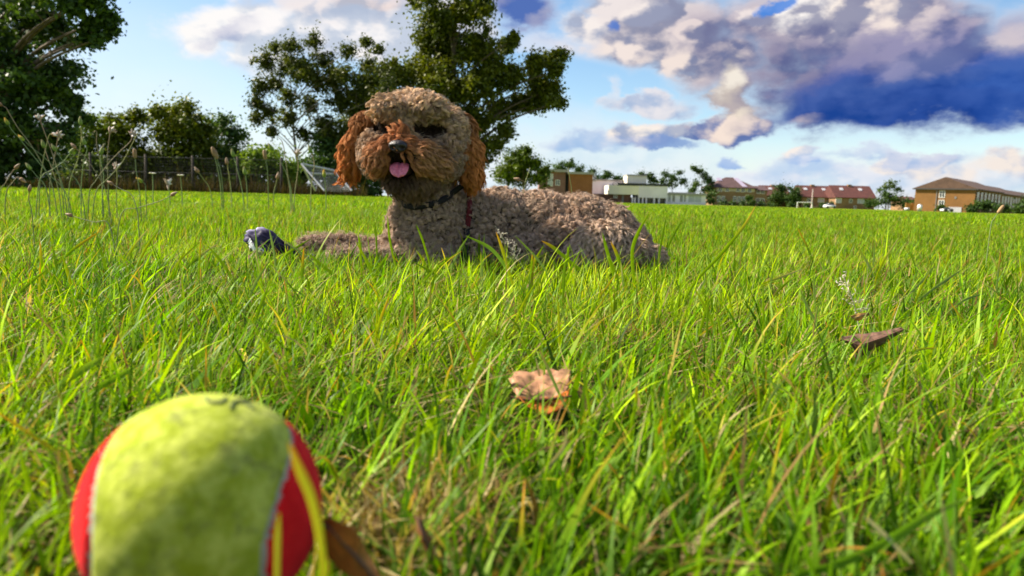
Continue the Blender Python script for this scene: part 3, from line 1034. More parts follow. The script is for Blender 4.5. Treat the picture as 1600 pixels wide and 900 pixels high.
def build_goal():
    Y = 38.0
    base = Vector(gp(515, Y))
    root = empty('tipped_goal', base)
    tag(root, 'grey metal goal frame with net lying tipped over by the fence', 'goal')
    m = mat('galvanised_tube', (0.42, 0.43, 0.46), .45, .2, 8, metal=.5)
    A = P(470, 258, Y) ; A2 = P(518, 268, Y + 1.5)
    T1, T2 = P(471, 256, Y), P(521, 266, Y + 1.2)
    B1, B2 = P(507, 298, Y - .8), P(550, 298, Y + .5)
    B0 = P(493, 298, Y + .8)
    T3, T4 = P(484, 271, Y + .2), P(521, 272, Y + 1.2)
    for a, b_ in ((T1, B1), (T2, B2), (T1, T2), (T3, T4), (T1, B0)):
        a, b_ = a - base, b_ - base
        a.z, b_.z = max(a.z, .05), max(b_.z, .05)
        tubes_obj('tube', [([a, a.lerp(b_, .5), b_], [.05] * 3)], m, root, sides=8)
    mn = mat('net_cord', (0.36, 0.36, 0.38), .8, .1)
    lst = []
    c = [v - base for v in (T1, T2, B2, B1)]
    for k in range(15):
        t = k / 14
        lst.append(([c[0].lerp(c[1], t), (c[0].lerp(c[1], t) + c[3].lerp(c[2], t)) / 2 + Vector((0, .15, -.05)), c[3].lerp(c[2], t)], [.007] * 3))
        lst.append(([c[0].lerp(c[3], t), (c[0].lerp(c[3], t) + c[1].lerp(c[2], t)) / 2 + Vector((0, .15, -.05)), c[1].lerp(c[2], t)], [.007] * 3))
    tubes_obj('net', lst, mn, root, sides=3)
    # far goal
    Y = 165
    base = Vector(gp(1258, Y)); base.z = 0
    root = empty('football_goal', base)
    tag(root, 'small white football goal standing far off before the red roofed houses', 'goal')
    mw = mat('white_post', (.75, .75, .72), .5, .05)
    zt = P(1247, 316, Y).z
    xl, xr = P(1246, 316, Y).x - base.x, P(1269, 316, Y).x - base.x
    for nm, p, q in (('post', (xl, 0, 0), (xl, 0, zt)), ('post', (xr, 0, 0), (xr, 0, zt)), ('crossbar', (xl, 0, zt), (xr, 0, zt)),
                     ('stanchion', (xl + .7, 1.5, 0), (xl, 0, zt)), ('stanchion', (xr + .7, 1.5, 0), (xr, 0, zt))):
        p, q = Vector(p), Vector(q)
        tubes_obj(nm, [([p, p.lerp(q, .5), q], [.09] * 3)], mw, root, sides=8)
    p = Vector(gp(1270, 178)); q = P(1269, 295, 178)
    root2 = empty('flag_pole', p)
    tag(root2, 'slim pale pole standing behind the far white goal', 'pole')
    h = q.z
    tubes_obj('shaft', [([Vector((0, 0, 0)), Vector((0, 0, h / 2)), Vector((0, 0, h))], [.16, .14, .12])], mat('pale_pole', (.5, .4, .4), .6, .1), root2, sides=8)
    box_obj('footing', (-.3, .3, -.3, .3, -.1, .12), mat('pole_concrete', (.4, .4, .38), .9), root2)


build_goal()


# ------------------------------------------------------------------ buildings
def brickmat(name, c, var=.25):
    m, t, b = new_mat(name)
    co = t.new('ShaderNodeTexCoord').outputs['Object']
    sp = t.new('ShaderNodeSeparateXYZ'); t.l.new(co, sp.inputs[0])
    cb_ = t.new('ShaderNodeCombineXYZ')
    t.l.new(t.math('ADD', sp.outputs[0], sp.outputs[1]), cb_.inputs[0])
    t.l.new(sp.outputs[2], cb_.inputs[1])
    br = t.new('ShaderNodeTexBrick')
    t.l.new(cb_.outputs[0], br.inputs[0])
    br.inputs['Color1'].default_value = tuple(v * (1 - var) for v in c) + (1,)
    br.inputs['Color2'].default_value = tuple(v * (1 + var) for v in c) + (1,)
    br.inputs['Mortar'].default_value = tuple(v * .8 + .06 for v in c) + (1,)
    br.inputs['Scale'].default_value = 4.4
    br.inputs['Mortar Size'].default_value = .012
    n = t.noise(co, .5, 5, .6)
    t.put(b.inputs['Base Color'], t.mix(t.smooth(n, .3, .7, 0, .45), br.outputs[0], tuple(v * .62 for v in c)))
    b.inputs['Roughness'].default_value = .9
    return m


M_glass = mat('window_glass', (.04, .05, .065), .08, .2, 1.0, spec=.8)
M_wframe = mat('white_window_frame', (.75, .75, .75), .5, .06)
M_dframe = mat('dark_door_frame', (.18, .18, .19), .5, .1)
M_blind = mat('pale_blind', (.42, .42, .46), .7, .1)


def opening(root, face, u, z, wd, h, d, fm=None, name='window', pane=None):
    """a framed window (frame proud, glass set back) on one face of a block.  face: ('y', y0, -1) etc."""
    ax, v, sgn = face
    fm = fm or M_wframe
    fr = .09
    bm = bmesh.new()

    def bx(u0, u1, z0, z1, a, b_):
        lo, hi = sorted((v + sgn * a, v + sgn * b_))
        if ax == 'y': box(bm, u0, u1, lo, hi, z0, z1)
        else: box(bm, lo, hi, u0, u1, z0, z1)
    bx(u, u + wd, z, z + fr, -.05, .06)
    bx(u, u + wd, z + h - fr, z + h, -.05, .06)
    bx(u, u + fr, z + fr, z + h - fr, -.05, .06)
    bx(u + wd - fr, u + wd, z + fr, z + h - fr, -.05, .06)
    bx(u + wd / 2 - .035, u + wd / 2 + .035, z + fr, z + h - fr, -.05, .05)
    o = bm_obj(name, bm, fm, root)
    bm = bmesh.new()

    def bx2(u0, u1, z0, z1, a, b_):
        lo, hi = sorted((v + sgn * a, v + sgn * b_))
        if ax == 'y': box(bm, u0, u1, lo, hi, z0, z1)
        else: box(bm, lo, hi, u0, u1, z0, z1)
    bx2(u + fr, u + wd - fr, z + fr, z + h - fr, -.04, .012)
    bm_obj('pane', bm, pane or M_glass, o)
    return o


def gable_roof(root, x0, x1, y0, y1, z, ridge, m, along='x', over=.35, name='roof', hip=0.0):
    bm = bmesh.new()
    x0 -= over; x1 += over; y0 -= over; y1 += over
    t = .18
    if along == 'x':
        ym = (y0 + y1) / 2
        pr = [(x0, y0, z), (x1, y0, z), (x1, y1, z), (x0, y1, z), (x0 + hip, ym, ridge), (x1 - hip, ym, ridge)]
    else:
        xm = (x0 + x1) / 2
        pr = [(x1, y0, z), (x1, y1, z), (x0, y1, z), (x0, y0, z), (xm, y0 + hip, ridge), (xm, y1 - hip, ridge)]
    lo = [bm.verts.new((p[0], p[1], p[2] - t)) for p in pr[:4]]
    v = [bm.verts.new(p) for p in pr]
    for f in ((0, 1, 5, 4), (2, 3, 4, 5), (1, 2, 5), (3, 0, 4)):
        bm.faces.new([v[i] for i in f])
    for i in range(4):
        bm.faces.new([lo[i], lo[(i + 1) % 4], v[(i + 1) % 4], v[i]])
    bm.faces.new(lo[::-1])
    return bm_obj(name, bm, m, root)


def roofmat(name, c):
    m, t, b = new_mat(name)
    co = t.new('ShaderNodeTexCoord').outputs['Object']
    wv = t.new('ShaderNodeTexWave', bands_direction='Z')
    wv.inputs['Scale'].default_value = 2.2
    wv.inputs['Distortion'].default_value = .6
    t.l.new(co, wv.inputs[0])
    n = t.noise(co, 1.2, 6, .65)
    c1 = t.mix(t.smooth(n, .3, .7), tuple(v * .7 for v in c), tuple(v * 1.25 for v in c))
    t.put(b.inputs['Base Color'], t.mix(t.math('MULTIPLY', wv.outputs[1], .3), c1, tuple(v * .5 for v in c)))
    b.inputs['Roughness'].default_value = .85
    return m


def build_buildings():
    brown = brickmat('purple_brown_brick', (.20, .095, .075))
    rust = brickmat('rust_brick', (.27, .095, .03))
    tan = brickmat('tan_brick', (.22, .10, .02), .12)
    house = brickmat('house_brick', (.26, .15, .07))
    white = mat('white_render', (.76, .70, .76), .85, .06, .4)
    cream = mat('cream_and_sunlit_render', (.80, .74, .60), .85, .05, .4)
    flat = mat('flat_roof_edge', (.30, .28, .26), .85, .15, .6)
    dark = mat('dark_fascia', (.05, .05, .05), .7)
    rred = roofmat('red_tiles', (.095, .028, .022))
    rdk = roofmat('dark_brown_tiles', (.085, .045, .045))
    rbr = roofmat('brown_tile_hanging', (.10, .055, .038))

    def H(px, py, Y):
        p = P(px, py, Y)
        return p

    # 1 flat-roofed brick building behind the dog's back
    Y = 165
    a, b_, c, d = H(843, 268, Y), H(884, 268, Y), H(889, 272, Y), H(926, 273, Y)
    r = empty('brick_building', (a.x, Y, 0))
    tag(r, 'flat roofed brick building, purple brown and rust, behind the back of the dog', 'building')
    w1, w2, w3 = b_.x - a.x, c.x - a.x, d.x - a.x
    box_obj('wall', (0, w1, 0, 9, -.2, a.z), brown, r)
    o = box_obj('stair_recess', (w1 + .003, w2 - .003, 1.2, 8, -.2, a.z - .5), dark, r)
    o = box_obj('wing_wall', (w2, w3, -.6, 8.5, -.2, d.z), rust, r); o['label'] = 'rust coloured brick wing'
    box_obj('roof', (-.4, w1 + .5, -.6, 9.4, a.z + .003, a.z + .55), flat, r)
    o = box_obj('roof', (w2 - .3, w3 + .3, -1.1, 8.9, d.z + .003, d.z + .5), flat, r)
    opening(r, ('y', 0, -1), H(856, 280, Y).x - a.x, 3.2, H(864, 280, Y).x - H(856, 280, Y).x, 2.7, 0, pane=M_blind)
    opening(r, ('y', 0, -1), H(868, 280, Y).x - a.x, 3.4, 1.0, 1.2, 0)
    # door in the wing
    box_obj('door', (w2 + 3.1, w2 + 4.1, -.66, -.58, 0, 2.2), M_dframe, r)

    # 2 white school-like building
    Y = 172
    x = lambda px: H(px, 300, Y).x
    z = lambda px, py: H(px, py, Y).z
    ox = x(918)
    r = empty('white_building', (ox, Y, 0))
    tag(r, 'long low white building with cream rooftop block and a row of tall windows', 'building')
    X = lambda px: x(px) - ox
    o = box_obj('rear_wall', (X(920), X(985), 8, 16, -.2, z(950, 281)), white, r)
    box_obj('roof_edge', (X(919), X(986), 7.6, 16.4, z(950, 281) + .003, z(950, 281) + .3), flat, r)
    opening(r, ('y', 8, -1), X(931), 4.9, .8, 1.3, 0)
    o = box_obj('rooftop_block', (X(982), X(1013), 3, 9, z(990, 288), z(996, 274)), cream, r); o['label'] = 'cream rooftop block'
    box_obj('coping', (X(981.5), X(1013.5), 2.8, 9.2, z(996, 274) + .003, z(996, 274) + .25), flat, r)
    # upper storey left, sunlight put into its cream colour, overhanging brown brick ground floor
    o = box_obj('upper_wall', (X(950), X(997), -.8, 8, z(960, 303.5), z(960, 289.5)), cream, r); o['label'] = 'white upper storey coloured in sunlit cream'
    box_obj('roof_edge', (X(964), X(1042), -1.0, 8.2, z(990, 289.5) + .003, z(990, 289.5) + .45), dark, r)
    o = box_obj('brick_wall', (X(925), X(986), 0, 8, -.2, z(960, 303.5) - .003), brickmat('dark_ground_brick', (.16, .07, .045)), r)
    opening(r, ('y', 0, -1), X(959), 1.0, .9, 1.6, 0)
    box_obj('door', (X(972), X(975), -.06, .02, 0, 2.2), M_dframe, r)
    # main white block
    zt = z(1010, 290.5)
    box_obj('main_wall', (X(997) + .003, X(1042), -.79, 8, z(1010, 309), zt), white, r)
    box_obj('lower_wall', (X(986) + .003, X(1042), .9, 7.9, -.2, z(1010, 309) - .003), M_dframe, r)
    for px in (987, 991, 997, 1003, 1008.5, 1021, 1028.5, 1040):
        box_obj('pier', (X(px), X(px + 2.1), -.75, .9 - .004, -.2, z(1010, 309) - .005), white, r)
    for px0, px1 in ((993.3, 996.8), (999.3, 1002.8), (1005.3, 1008.3), (1010.8, 1015.5), (1015.8, 1020.8), (1023.3, 1028.3), (1030.8, 1035), (1035.3, 1039.8)):
        opening(r, ('y', .9, -1), X(px0), .35, X(px1) - X(px0), 2.3, 0, fm=M_dframe)
    # curved-looking low wing on the right
    zw = z(1070, 305)
    box_obj('wing_wall', (X(1042) + .003, X(1104), .2, 7, -.2, zw), white, r)
    box_obj('wing_roof', (X(1042) + .01, X(1105), -.1, 7.4, zw + .003, zw + .45), flat, r)
    o = box_obj('store_block', (X(1055), X(1100), 7.5, 11, -.2, z(1070, 300)), mat('grey_store', (.35, .36, .34), .8), r)
    for px0, px1 in ((1045, 1049), (1051, 1056), (1063, 1068), (1069, 1073)):
        opening(r, ('y', .2, -1), X(px0), .5, X(px1) - X(px0), 1.9, 0, fm=M_wframe)
    opening(r, ('y', .2, -1), X(1076), .5, X(1097) - X(1076), 1.7, 0, fm=M_wframe, pane=M_blind)

    # 3 terraced house with dark hipped roof and pale roof panels
    Y = 200
    x = lambda px: H(px, 300, Y).x
    z = lambda px, py: H(px, py, Y).z
    ox = x(1116)
    X = lambda px: x(px) - ox
    r = empty('terraced_house', (ox, Y, 0))
    tag(r, 'long house with dark hipped roof carrying pale panels, between pine and near black tree', 'house')
    ze = z(1140, 293); zr = z(1140, 276)
    box_obj('wall', (0, X(1180), 0, 10, -.2, ze), house, r)
    gable_roof(r, -.6, X(1181), -.3, 10.3, ze + .003, zr, rdk, over=.4, hip=5.2)
    ym = 5
    run = (ym + .7); rise = zr - ze

    def roof_panel(xa, xb, ta, tb, m, nm, shear=0.0):
        bm = bmesh.new()
        L = []
        for (xx, t_) in ((xa, ta), (xb, ta), (xb + shear, tb), (xa + shear, tb)):
            L.append(Vector((xx, -.7 + run * t_ - .06, ze + .003 + rise * t_ + .10)))
        vs = [bm.verts.new(p) for p in L]
        ws = [bm.verts.new(p - Vector((0, -.04, .08))) for p in L]
        bm.faces.new(vs)
        bm.faces.new(ws[::-1])
        for i in range(4):
            bm.faces.new([ws[i], ws[(i + 1) % 4], vs[(i + 1) % 4], vs[i]])
        bm_obj(nm, bm, m, r)
    pan = mat('roof_panel', (.34, .30, .40), .35, .1)
    roof_panel(X(1160), X(1167), .08, .93, pan, 'roof_panel', -X(1132) + X(1124))
    roof_panel(X(1124), X(1132), .62, .88, pan, 'skylight', 0)
    band = mat('pale_cladding', (.50, .42, .32), .8, .1)
    box_obj('cladding_band', (X(1119), X(1179), -.06, -.003, z(1140, 299), ze - .02), band, r)
    for px in (1122, 1133, 1150, 1158, 1168):
        opening(r, ('y', -.06, -1), X(px), z(1140, 299) - .1, X(px + 6) - X(px), 1.1, 0)
    for px in (1121, 1128, 1146, 1153, 1160, 1168):
        opening(r, ('y', 0, -1), X(px), 1.0, X(px + 5.5) - X(px), 1.5, 0)
    # right annexe
    z2 = z(1190, 297)
    box_obj('annexe_wall', (X(1180) + .003, X(1200), .6, 9, -.2, z2), house, r)
    gable_roof(r, X(1180) + .4, X(1200), .4, 9, z2 + .003, z(1190, 290), rdk, over=.3, name='annexe_roof')
    for px in (1183, 1190):
        opening(r, ('y', .6, -1), X(px), 3.4, 1.0, 1.0, 0)
        opening(r, ('y', .6, -1), X(px), 1.0, 1.1, 1.2, 0)

    # 4,5,6 red roofed houses
    def red_house(pl, pr_, Y, lab, peave, pridge, wins, skyl):
        x = lambda px: H(px, 300, Y).x
        z = lambda px, py: H(px, py, Y).z
        ox = x(pl); X = lambda px: x(px) - ox
        r = empty('red_roof_house', (ox, Y, 0))
        tag(r, lab, 'house', 'red roofed houses')
        W = X(pr_)
        pm = (pl + pr_) / 2
        ze, zr = z(pm, peave), z(pm, pridge)
        box_obj('wall', (.3, W - .3, 0, 9, -.2, ze), house, r)
        # gable ends
        for xa, xb in ((.3, .5), (W - .5, W - .3)):
            bm = bmesh.new()
            A = [(xa, .1, ze), (xa, 8.9, ze), (xa, 4.5, zr - .25)]
            v = [bm.verts.new(p) for p in A] + [bm.verts.new((xb, p[1], p[2])) for p in A]
            for f in ((0, 2, 1), (3, 4, 5), (0, 1, 4, 3), (1, 2, 5, 4), (2, 0, 3, 5)):
                bm.faces.new([v[i] for i in f])
            bm_obj('gable', bm, house, r)
        rf = gable_roof(r, .3, W - .3, 0, 9, ze + .003, zr, rred, over=.35)
        run, rise = 4.85, zr - ze
        for px in skyl:
            bm = bmesh.new()
            xx = X(px)
            L = [Vector((a_, -.35 + run * t_ - .06, ze + rise * t_ + .12)) for a_, t_ in ((xx, .58), (xx + .9, .58), (xx + .9, .76), (xx, .76))]
            vs = [bm.verts.new(p) for p in L]
            ws = [bm.verts.new(p - Vector((0, -.06, .12))) for p in L]
            bm.faces.new(vs)
            for i in range(4):
                bm.faces.new([ws[i], ws[(i + 1) % 4], vs[(i + 1) % 4], vs[i]])
            bm_obj('skylight', bm, M_blind, r)
        for (px, py, wpx, hpx) in wins:
            zz = z(px, py)
            opening(r, ('y', 0, -1), X(px), zz, X(px + wpx) - X(px), hpx * Y / FPX, 0, pane=M_blind if wpx > 8 else None)
        bm = bmesh.new(); box(bm, W * .5 - .5, W * .5 + .5, 4, 5, zr - .4, zr + .25)
        bm_obj('chimney', bm, house, rf)
        return r
    red_house(1193, 1236, 212, 'red roofed house mostly hidden by the near black tree', 306, 289.5, [(1196, 317, 5, 5), (1203, 318, 5, 5)], [1206])
    red_house(1252, 1305, 205, 'left one of the pair of red roofed houses, behind the far goal', 308, 289.5, [(1279, 316, 10, 7), (1262, 316, 6, 6)], [1262, 1291])
    red_house(1305.5, 1370, 200, 'right one of the pair of red roofed houses, beside the thin tree', 309, 289.5,
              [(1307, 317, 9, 7.5), (1328, 317, 5, 6), (1341, 318, 11, 7.5), (1336, 326.5, 4, 5)], [1319, 1349])
    # small house with pale gable
    Y = 215
    a = H(1411, 322, Y)
    r = empty('small_house', (a.x, Y, 0))
    tag(r, 'little red roofed house seen between shrubs left of the tan gable', 'house')
    wd = H(1432, 322, Y).x - a.x
    zt = H(1420, 313, Y).z
    box_obj('wall', (0, wd, 0, 7, -.2, zt), house, r)
    gable_roof(r, 0, wd, 0, 7, zt + .003, H(1420, 307, Y).z, rred, over=.3)
    opening(r, ('y', 0, -1), .6, .9, 1.1, 1.2, 0)
    opening(r, ('y', 0, -1), 2.4, .9, 1.1, 1.2, 0)

    # 7 the long tan brick building on the right, seen on its corner
    A = P(1521, 332, 140); A.z = 0
    r = empty('brick_block', A, math.atan2(140, 125))
    tag(r, 'long tan brick block with dark brown gabled roof at the right edge', 'building')
    ze = P(1521, 295, 140).z
    zr = P(1492, 277.5, 145).z
    Wd = 10.2
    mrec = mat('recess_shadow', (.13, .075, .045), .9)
    box_obj('wall', (0, 28, 0, Wd, -.2, ze), tan, r)
    bm = bmesh.new()
    A3 = [(0.02, 0, ze), (0.02, Wd, ze), (0.02, Wd / 2, zr - .1)]
    v = [bm.verts.new(p) for p in A3] + [bm.verts.new((.3, p[1], p[2])) for p in A3]
    for f in ((0, 2, 1), (3, 4, 5), (0, 1, 4, 3), (1, 2, 5, 4), (2, 0, 3, 5)):
        bm.faces.new([v[i] for i in f])
    o = bm_obj('tile_hung_gable', bm, rbr, r)
    gable_roof(r, 0, 28, 0, Wd, ze + .02, zr, rbr, over=.35)
    box_obj('verge_board', (-.40, -.34, -.45, Wd + .45, ze - .22, ze + .0), dark, r)
    # second and third blocks stepped back
    for k, (xa, xb) in enumerate(((28.3, 60), (60.3, 128))):
        box_obj('wall', (xa, xb, .8 + k * .6, Wd, -.2, ze - .1 - k * .15), tan, r)
        gable_roof(r, xa + .4, xb, .8 + k * .6, Wd, ze - .08 - k * .15, zr - .3 - k * .2, rbr, over=.35)
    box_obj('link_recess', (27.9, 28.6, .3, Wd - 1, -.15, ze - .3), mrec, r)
    # gable windows, one over the other, and a low garage door
    opening(r, ('x', 0, -1), 5.0, ze - 1.75, 1.0, 1.35, 0)
    opening(r, ('x', 0, -1), 5.0, .9, 1.0, 1.35, 0)
    box_obj('vent', (-.06, .02, 3.0, 3.35, ze - 1.9, ze - 1.5), M_dframe, r)
    box_obj('drainpipe', (-.10, -.003, 6.35, 6.47, 0, ze - .25), M_dframe, r)
    box_obj('low_door', (-.09, -.003, 2.0, 4.4, -.1, .95), M_blind, r)
    # long side windows
    for k in range(7):
        xa = 1.6 + k * 3.7
        for zz in (ze - 2.0, .95):
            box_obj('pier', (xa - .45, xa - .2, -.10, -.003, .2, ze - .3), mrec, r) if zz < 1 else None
            opening(r, ('y', 0, -1), xa, zz, 2.0, 1.45, 0)
    for blk, (xa0, yy) in enumerate(((30, .8), (62, 1.4))):
        for k in range(8 + blk * 9):
            xa = xa0 + k * 3.7
            for zz in (ze - 2.1 - blk * .15, .95):
                opening(r, ('y', yy, -1), xa, zz, 2.0, 1.45, 0)
    # low garden wall / fence left of it, white things at the field edge
    g = P(1414, 330, 150)
    fr_ = empty('timber_fence', (g.x, 150, 0))
    tag(fr_, 'low orange brown timber fence left of the tan gable', 'fence')
    L = P(1444, 330, 150).x - g.x
    mt = mat('orange_timber', (.42, .22, .07), .8, .2)
    n = 9
    for i in range(n):
        box_obj('panel_board', (i * L / n, (i + 1) * L / n - .05, 0, .05, 0, 1.5 + .05 * (i % 2)), mt, fr_)
    for i in range(4):
        box_obj('post', (i * L / 3.2, i * L / 3.2 + .1, -.1, -.003, 0, 1.65), mt, fr_)

    def rounded(name, lab, cat, px, Y, w_, h_, d_, m, top=None):
        p = P(px, 330, Y)
        rr = empty(name, (p.x, Y, 0)); tag(rr, lab, cat)
        bm = bmesh.new(); box(bm, -w_ / 2, w_ / 2, 0, d_, .12, h_)
        bmesh.ops.bevel(bm, geom=bm.edges[:], offset=min(w_, h_) * .18, segments=3, affect='EDGES')
        bm_obj('body', bm, m, rr, True)
        if top:
            bm = bmesh.new(); box(bm, -w_ * .32, w_ * .32, d_ * .15, d_ * .85, h_ * .97, h_ * 1.45)
            bmesh.ops.bevel(bm, geom=bm.edges[:], offset=.15, segments=2, affect='EDGES')
            bm_obj('cabin', bm, top, rr, True)
            for sx in (-.32, .32):
                bm = bmesh.new()
                bmesh.ops.create_cone(bm, cap_ends=True, segments=14, radius1=.3, radius2=.3, depth=.2,
                                      matrix=Matrix.Translation((sx * w_, -.02, .3)) @ Matrix.Rotation(R(90), 4, 'X'))
                bm_obj('wheel', bm, dark, rr)
        else:
            box_obj('base', (-w_ * .42, w_ * .42, .02, d_ - .02, 0, .13), dark, rr)
        return rr
    rounded('parked_car', 'tiny white parked car just below the red roofed pair of houses', 'car', 1298, 178, 2.6, .85, 1.7, M_wframe, M_glass)
    rounded('parked_car', 'tiny white parked car at the field edge under the tan gable', 'car', 1482, 134, 1.7, .5, 1.4, M_wframe, M_glass)
    rounded('utility_box', 'small white box at the field edge left of the tan gable', 'utility box', 1418, 145, .9, .6, .6, M_wframe)
    rounded('utility_cabinet', 'upright white cabinet at the left corner of the tan gable', 'cabinet', 1438, 138, .75, 1.25, .6, M_wframe)


build_buildings()
# ------------------------------------------------------------------ the dog
def hair_object(name, paths, radii, colors, parent, m):
    """paths (n, k, 3) world positions; radii (k,); colors (n,3)"""
    n, k = paths.shape[:2]
    hc = bpy.data.hair_curves.new(name)
    hc.add_curves([k] * n)
    hc.attributes['position'].data.foreach_set('vector', paths.astype(np.float32).ravel())
    a = hc.attributes.get('radius') or hc.attributes.new('radius', 'FLOAT', 'POINT')
    rr = radii if radii.ndim == 2 else np.tile(radii, (n, 1))
    a.data.foreach_set('value', rr.astype(np.float32).ravel())
    a = hc.attributes.new('col', 'FLOAT_COLOR', 'CURVE')
    cc_ = np.ones((n, 4), np.float32); cc_[:, :3] = colors
    a.data.foreach_set('color', cc_.ravel())
    hc.materials.append(m)
    o = bpy.data.objects.new(name, hc)
    col.objects.link(o)
    if parent is not None:
        o.parent = parent
        o.matrix_parent_inverse = Matrix.Translation(-parent.location)
    return o


def world_child(o, root):
    o.parent = root
    o.matrix_parent_inverse = Matrix.Translation(-root.location)
    return o


def ell_mesh(bm, c, r, rot=(0, 0, 0)):
    mt = Matrix.Translation(c) @ Euler(rot).to_matrix().to_4x4() @ Matrix.Diagonal((*r, 1))
    bmesh.ops.create_icosphere(bm, subdivisions=4, radius=1.0, matrix=mt)


def solid_from(prims, voxel, smooth_n, name):
    bm = bmesh.new()
    for p in prims:
        ell_mesh(bm, p[1], p[2], p[3] if len(p) > 3 else (0, 0, 0))
    me = bpy.data.meshes.new(name + '_raw')
    bm.to_mesh(me); bm.free()
    o = bpy.data.objects.new(name + '_raw', me)
    col.objects.link(o)
    md = o.modifiers.new('r', 'REMESH'); md.mode = 'VOXEL'; md.voxel_size = voxel
    md = o.modifiers.new('s', 'SMOOTH'); md.iterations = smooth_n; md.factor = .5
    dg = bpy.context.evaluated_depsgraph_get()
    me2 = bpy.data.meshes.new_from_object(o.evaluated_get(dg))
    bpy.data.objects.remove(o)
    me2.name = name
    return me2


def chain(reg, pts):
    """ellipsoids strung along a line: pts = (px, py, Y, r m)"""
    out = []
    for i in range(len(pts) - 1):
        a, b_ = pts[i], pts[i + 1]
        pa, pb = P(*a[:3]), P(*b_[:3])
        n = max(2, int((pa - pb).length / (min(a[3], b_[3]) * .45)) + 1)
        for k in range(n + 1):
            t = k / n
            r = a[3] * (1 - t) + b_[3] * t
            out.append((reg, pa.lerp(pb, t), (r, r, r)))
    return out


EYE_L, EYE_R = P(596, 198, 1.48), P(668, 201, 1.48)
MOUTH = P(625, 264, 1.445)
NOSE = P(622, 229, 1.418)


def dog_prims():
    b = []
    E = lambda reg, px, py, Y, r, rot=(0, 0, 0): b.append((reg, P(px, py, Y), r, rot))
    # trunk, lying, chest to the left
    E('body', 668, 355, 1.625, (.080, .085, .080))
    E('body', 655, 385, 1.60, (.072, .070, .050))
    E('body', 720, 350, 1.67, (.085, .085, .076))
    E('body', 780, 353, 1.69, (.085, .085, .076))
    E('body', 845, 358, 1.70, (.085, .085, .078))
    E('body', 905, 362, 1.70, (.082, .085, .077))
    E('body', 948, 372, 1.69, (.064, .075, .070))
    E('body', 982, 390, 1.67, (.042, .060, .055))
    E('body', 835, 398, 1.60, (.075, .035, .034))          # stifle
    E('body', 880, 380, 1.62, (.060, .045, .050))
    E('body', 728, 395, 1.60, (.050, .040, .040))          # elbow
    b += chain('body', [(672, 335, 1.61, .066), (662, 290, 1.60, .055), (655, 255, 1.58, .055)])
    # hind foot and rump tuft
    E('hind', 945, 384, 1.52, (.058, .040, .042))
    E('hind', 912, 400, 1.51, (.036, .032, .024))
    E('hind', 1012, 405, 1.62, (.032, .034, .026))
    E('hind', 985, 395, 1.60, (.032, .034, .030))
    # forelegs stretched to the left
    b.extend(chain('leg', [(640, 395, 1.60, .030), (590, 388, 1.61, .018), (530, 379, 1.61, .0150), (490, 381, 1.61, .0155), (478, 383, 1.61, .015)]))
    b.extend(chain('leg', [(690, 408, 1.55, .026), (620, 404, 1.53, .017), (550, 402, 1.53, .0150), (525, 400, 1.53, .016)]))
    # head
    E('head', 646, 206, 1.575, (.078, .086, .066))
    E('head', 648, 184, 1.565, (.064, .070, .046))
    E('brow', 610, 169, 1.497, (.034, .026, .015), (0, 0, .2))
    E('brow', 664, 168, 1.497, (.038, .026, .015), (0, 0, -.2))
    E('head', 587, 240, 1.535, (.026, .040, .040))
    E('head', 697, 240, 1.545, (.034, .042, .048))
    E('head', 702, 208, 1.55, (.032, .04, .045))
    E('bridge', 624, 216, 1.475, (.018, .038, .017))
    E('muzzle', 625, 234, 1.470, (.034, .045, .026))
    E('muzzle', 600, 245, 1.462, (.025, .034, .026), (0, .25, 0))
    E('muzzle', 652, 245, 1.465, (.031, .034, .026), (0, -.25, 0))
    E('muzzle', 678, 254, 1.49, (.022, .03, .022))
    E('chin', 628, 285, 1.495, (.030, .034, .018))
    E('chin', 645, 280, 1.53, (.052, .050, .030))
    # ears
    E('earL', 570, 195, 1.575, (.018, .030, .028), (0, .35, 0))
    E('earL', 553, 228, 1.57, (.017, .030, .034), (0, .25, 0))
    E('earL', 549, 253, 1.565, (.016, .026, .024))
    E('earR', 722, 200, 1.58, (.018, .030, .030), (0, -.3, 0))
    E('earR', 733, 235, 1.575, (.020, .032, .036), (0, -.15, 0))
    E('earR', 735, 266, 1.57, (.018, .028, .026))
    return b


def nearest_region(pts, prims):
    best = np.full(len(pts), 1e9); reg = np.zeros(len(pts), int)
    names = sorted({p[0] for p in prims})
    for p in prims:
        Rm = np.array(Euler(p[3] if len(p) > 3 else (0, 0, 0)).to_matrix())
        q = (pts - np.array(tuple(p[1]))) @ Rm
        r = np.array(p[2])
        d = (np.linalg.norm(q / r, axis=1) - 1) * r.min()
        m = d < best
        best[m] = d[m]; reg[m] = names.index(p[0])
    return reg, names


def sample_surface(me, n):
    me.calc_loop_triangles()
    co = np.empty(len(me.vertices) * 3, np.float32); me.vertices.foreach_get('co', co); co = co.reshape(-1, 3)
    tri = np.empty(len(me.loop_triangles) * 3, np.int32); me.loop_triangles.foreach_get('vertices', tri); tri = tri.reshape(-1, 3)
    vn = np.empty(len(me.vertices) * 3, np.float32); me.vertices.foreach_get('normal', vn); vn = vn.reshape(-1, 3)
    a, b, c = co[tri[:, 0]], co[tri[:, 1]], co[tri[:, 2]]
    ar = np.linalg.norm(np.cross(b - a, c - a), axis=1)
    i = rng.choice(len(tri), n, p=ar / ar.sum())
    u, v = rng.random((n, 1)), rng.random((n, 1))
    f = u + v > 1; u[f] = 1 - u[f]; v[f] = 1 - v[f]
    p = a[i] * (1 - u - v) + b[i] * u + c[i] * v
    nr = vn[tri[i, 0]] * (1 - u - v) + vn[tri[i, 1]] * u + vn[tri[i, 2]] * v
    nr /= np.linalg.norm(nr, axis=1)[:, None]
    return p.astype(float), nr.astype(float), ar.sum() / 2


